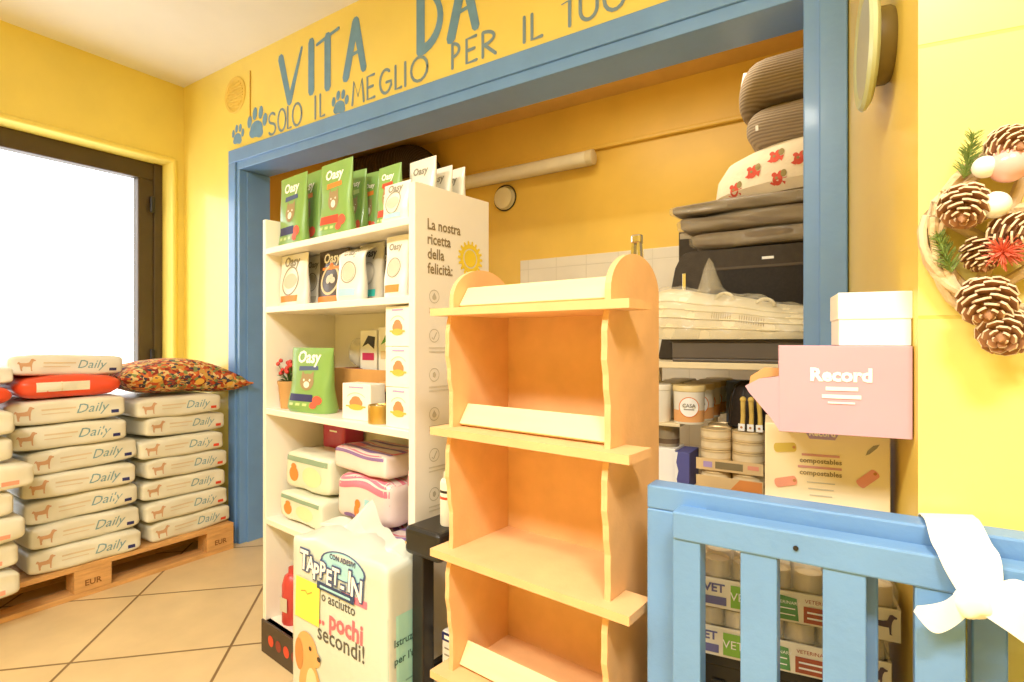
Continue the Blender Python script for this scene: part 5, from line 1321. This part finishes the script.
# fabric carrier
CX0, CX1, CY0, CY1, CZ0, CZ1 = -.66, .1, 2.17, 2.56, 1.0755, 1.50
ca_ = empty('pet_carrier', ((CX0 + CX1) / 2, CY0, CZ0)); tag(ca_, 'large black fabric pet carrier with a zip under the pet beds', 'pet carrier')
q = nb(); hw = (CX1 - CX0) / 2; H_ = CZ1 - CZ0
poly = [(-hw - .06, 0), (hw, 0), (hw, H_), (-hw + .06, H_), (-hw + .035, H_ - .012), (-hw + .01, H_ - .06)]
prism(q, poly, 'y', 0, CY1 - CY0)
bmesh.ops.bevel(q, geom=q.edges[:], offset=.012, segments=2, affect='EDGES', profile=.5)
FAB = mat('black_fabric', '#453C30', .85, .12, 30, .2, 160)
obj('body', q, FAB, ca_, True)
q = nb(); bx(q, -hw + .14, hw - .01, -.004, .006, .05, H_ - .075, .004); obj('mesh_window', q, mat('carrier_mesh', '#2C261F', .8, .2, 120), ca_)
q = nb(); bx(q, -hw + .12, hw, -.006, .002, H_ - .082, H_ - .072, .002); obj('piping', q, mat('carrier_piping', '#5A4E3E', .7), ca_)
q = nb(); bx(q, -hw + .042, -hw + .056, -.004, .004, H_ - .15, H_ - .085, .001); bx(q, -hw + .045, -hw + .053, -.007, -.002, H_ - .165, H_ - .14, .001); obj('zip_pull', q, CHROME, ca_)
q = nb(); bx(q, -hw + .33, -hw + .37, -.003, .002, H_ - .052, H_ - .042, .001); obj('label_tab', q, WHT, ca_)
# flat beds in film
BEDG = mat('bed_grey_brown', '#85755E', .8, .12, 20, .2, 40)
z = CZ1 + .007
for i, (xl, hgt, d, lab) in enumerate(((-.585, .062, .40, 'flat grey pet bed in film, lowest on the black carrier'), (-.63, .062, .38, 'flat grey pet bed in film, middle of the flat beds'), (-.655, .045, .36, 'flat grey pet bed in film, directly under the red-patterned bed'))):
    w_ = .14 - xl
    q = nb(); smoothed(q, w_, d, hgt, 14, 4.5, .3, .06, 50 + i, .13); o = obj('flat_pet_bed', q, BEDG, None, True, ((xl + .14) / 2, 2.17 + d / 2 - .01 * i, z))
    q = nb(); smoothed(q, w_ * 1.03, d * 1.02, hgt * .97, 18, 4.5, .25, .06, 60 + i, .13); fo = obj('clear_film', q, mat('bed_film', '#EBDDBE', .15, .03, 8, .9, 22, alpha=.22, coat=.5), o, True)
    tag(o, lab, 'pet bed', 'flat pet beds in film')
    z += hgt * 1.08
# dark folded frame at the left of the flat beds
q = nb(); bx(q, -.05, .05, -.012, .012, 0, .15, .004); o = obj('folded_panel', q, FAB, None, False, (-.69, 2.55, CZ1 + .002)); o.rotation_euler.z = .2
tag(o, 'dark folded panel standing behind the left end of the flat beds', 'panel')
q = nb(); bx(q, -.045, .045, -.0135, -.0115, .115, .14, .001); obj('pale_band', q, mat('panel_grey', '#A89A80', .6), o)
# red patterned bed
zb_ = z + .006
q = nb(); n_ = 48; prof = [(.0, 0), (.33, 0), (.37, .035), (.36, .105), (.32, .165), (.255, .195), (.20, .19), (.0, .185)]
rings = []
for r, zz in prof:
    if r == 0: rings.append([q.verts.new((0, 0, zz))])
    else: rings.append([q.verts.new((r * 1.0 * math.cos(2 * PI * i / n_), r * .62 * math.sin(2 * PI * i / n_), zz + .004 * math.sin(6 * PI * i / n_))) for i in range(n_)])
for a, b_ in zip(rings, rings[1:]):
    for i in range(n_):
        j = (i + 1) % n_
        if len(a) == 1: q.faces.new((a[0], b_[j], b_[i]))
        elif len(b_) == 1: q.faces.new((a[i], a[j], b_[0]))
        else: q.faces.new((a[i], a[j], b_[j], b_[i]))
bmesh.ops.recalc_face_normals(q, faces=q.faces[:])
bvb = bvh_of(q)
o = obj('round_pet_bed', q, mat('cream_fleece', '#F0DFC0', .9, .05, 20, .15, 90), None, True, (-.17, 2.40, zb_)); tag(o, 'cream round pet bed with red bear prints between grey cushions and flat beds', 'pet bed')
PRD = mat('print_bed_red', '#D8543C', .8); PBR = mat('print_bed_olive', '#9C8A54', .8)
rr = random.Random(12)
for k, (x, zz) in enumerate(((-.27, .035), (-.2, .085), (-.11, .04), (-.04, .1), (.03, .03), (.1, .08), (.19, .045), (-.12, .125), (.04, .135), (.25, .09))):
    s = .034
    prt('print_motif', sh_add(sh_disc(x, zz, s * .5, s * .6), sh_disc(x - s * .35, zz + s * .55, s * .25), sh_disc(x + s * .3, zz + s * .6, s * .28), sh_poly([(x - s * .8, zz - s * .3), (x - s * .3, zz - s * .6), (x - s * .2, zz + s * .1)]), sh_poly([(x + s * .7, zz - s * .6), (x + s * .9, zz + s * .1), (x + s * .2, zz)])), PRD, o, bvb, off=.0015)
    prt('print_motif', sh_add(sh_disc(x + s * .6, zz + s * .55, s * .3, s * .4), sh_disc(x - s * .1, zz + s * .15, s * .15)), PBR, o, bvb, off=.0025)
# folded corduroy cushions
CORD = bpy.data.materials.new('grey_corduroy'); CORD.use_nodes = True
nt = CORD.node_tree; b = nt.nodes['Principled BSDF']; tc = nt.nodes.new('ShaderNodeTexCoord'); wv = nt.nodes.new('ShaderNodeTexWave'); wv.bands_direction = 'Z'; wv.inputs['Scale'].default_value = 28; wv.inputs['Distortion'].default_value = .8
nt.links.new(tc.outputs['Object'], wv.inputs['Vector']); r = nt.nodes.new('ShaderNodeValToRGB'); r.color_ramp.elements[0].color = lin('#8A7864'); r.color_ramp.elements[1].color = lin('#A8967E'); nt.links.new(wv.outputs['Fac'], r.inputs[0]); nt.links.new(r.outputs[0], b.inputs['Base Color']); b.inputs['Roughness'].default_value = .9
bp = nt.nodes.new('ShaderNodeBump'); bp.inputs['Strength'].default_value = .4; bp.inputs['Distance'].default_value = .004; nt.links.new(wv.outputs['Fac'], bp.inputs['Height']); nt.links.new(bp.outputs[0], b.inputs['Normal'])
zc = zb_ + .188
q = nb(); smoothed(q, .52, .30, .165, 14, 3.6, .18, .05, 71, .04); o = obj('corduroy_cushion', q, CORD, None, True, (-.145, 2.38, zc)); tag(o, 'grey brown corduroy cushion on the red-patterned bed, lower of two', 'cushion', 'corduroy cushions')
q = nb(); bx(q, -.002, .008, -.003, .001, 0, .02, .0005); obj('care_tag', q, WHT, o, False, (-.215, -.144, .06))
q = nb(); smoothed(q, .56, .32, .175, 14, 3.2, .15, .05, 72, .04)
for v in q.verts:
    if v.co.x < -.15: v.co.z -= .10 * ((-.15 - v.co.x) / .12) ** 2 * (1 - v.co.z / .2)
o = obj('corduroy_cushion', q, CORD, None, True, (-.155, 2.39, zc + .182)); tag(o, 'grey brown corduroy cushion on top of the stack, upper of two', 'cushion', 'corduroy cushions')
q = nb(); bx(q, -.012, .012, -.002, .001, 0, .05, .0005); to = obj('care_tag', q, WHT, o, False, (-.262, -.10, .08)); to.rotation_euler = (0, .35, -.8)
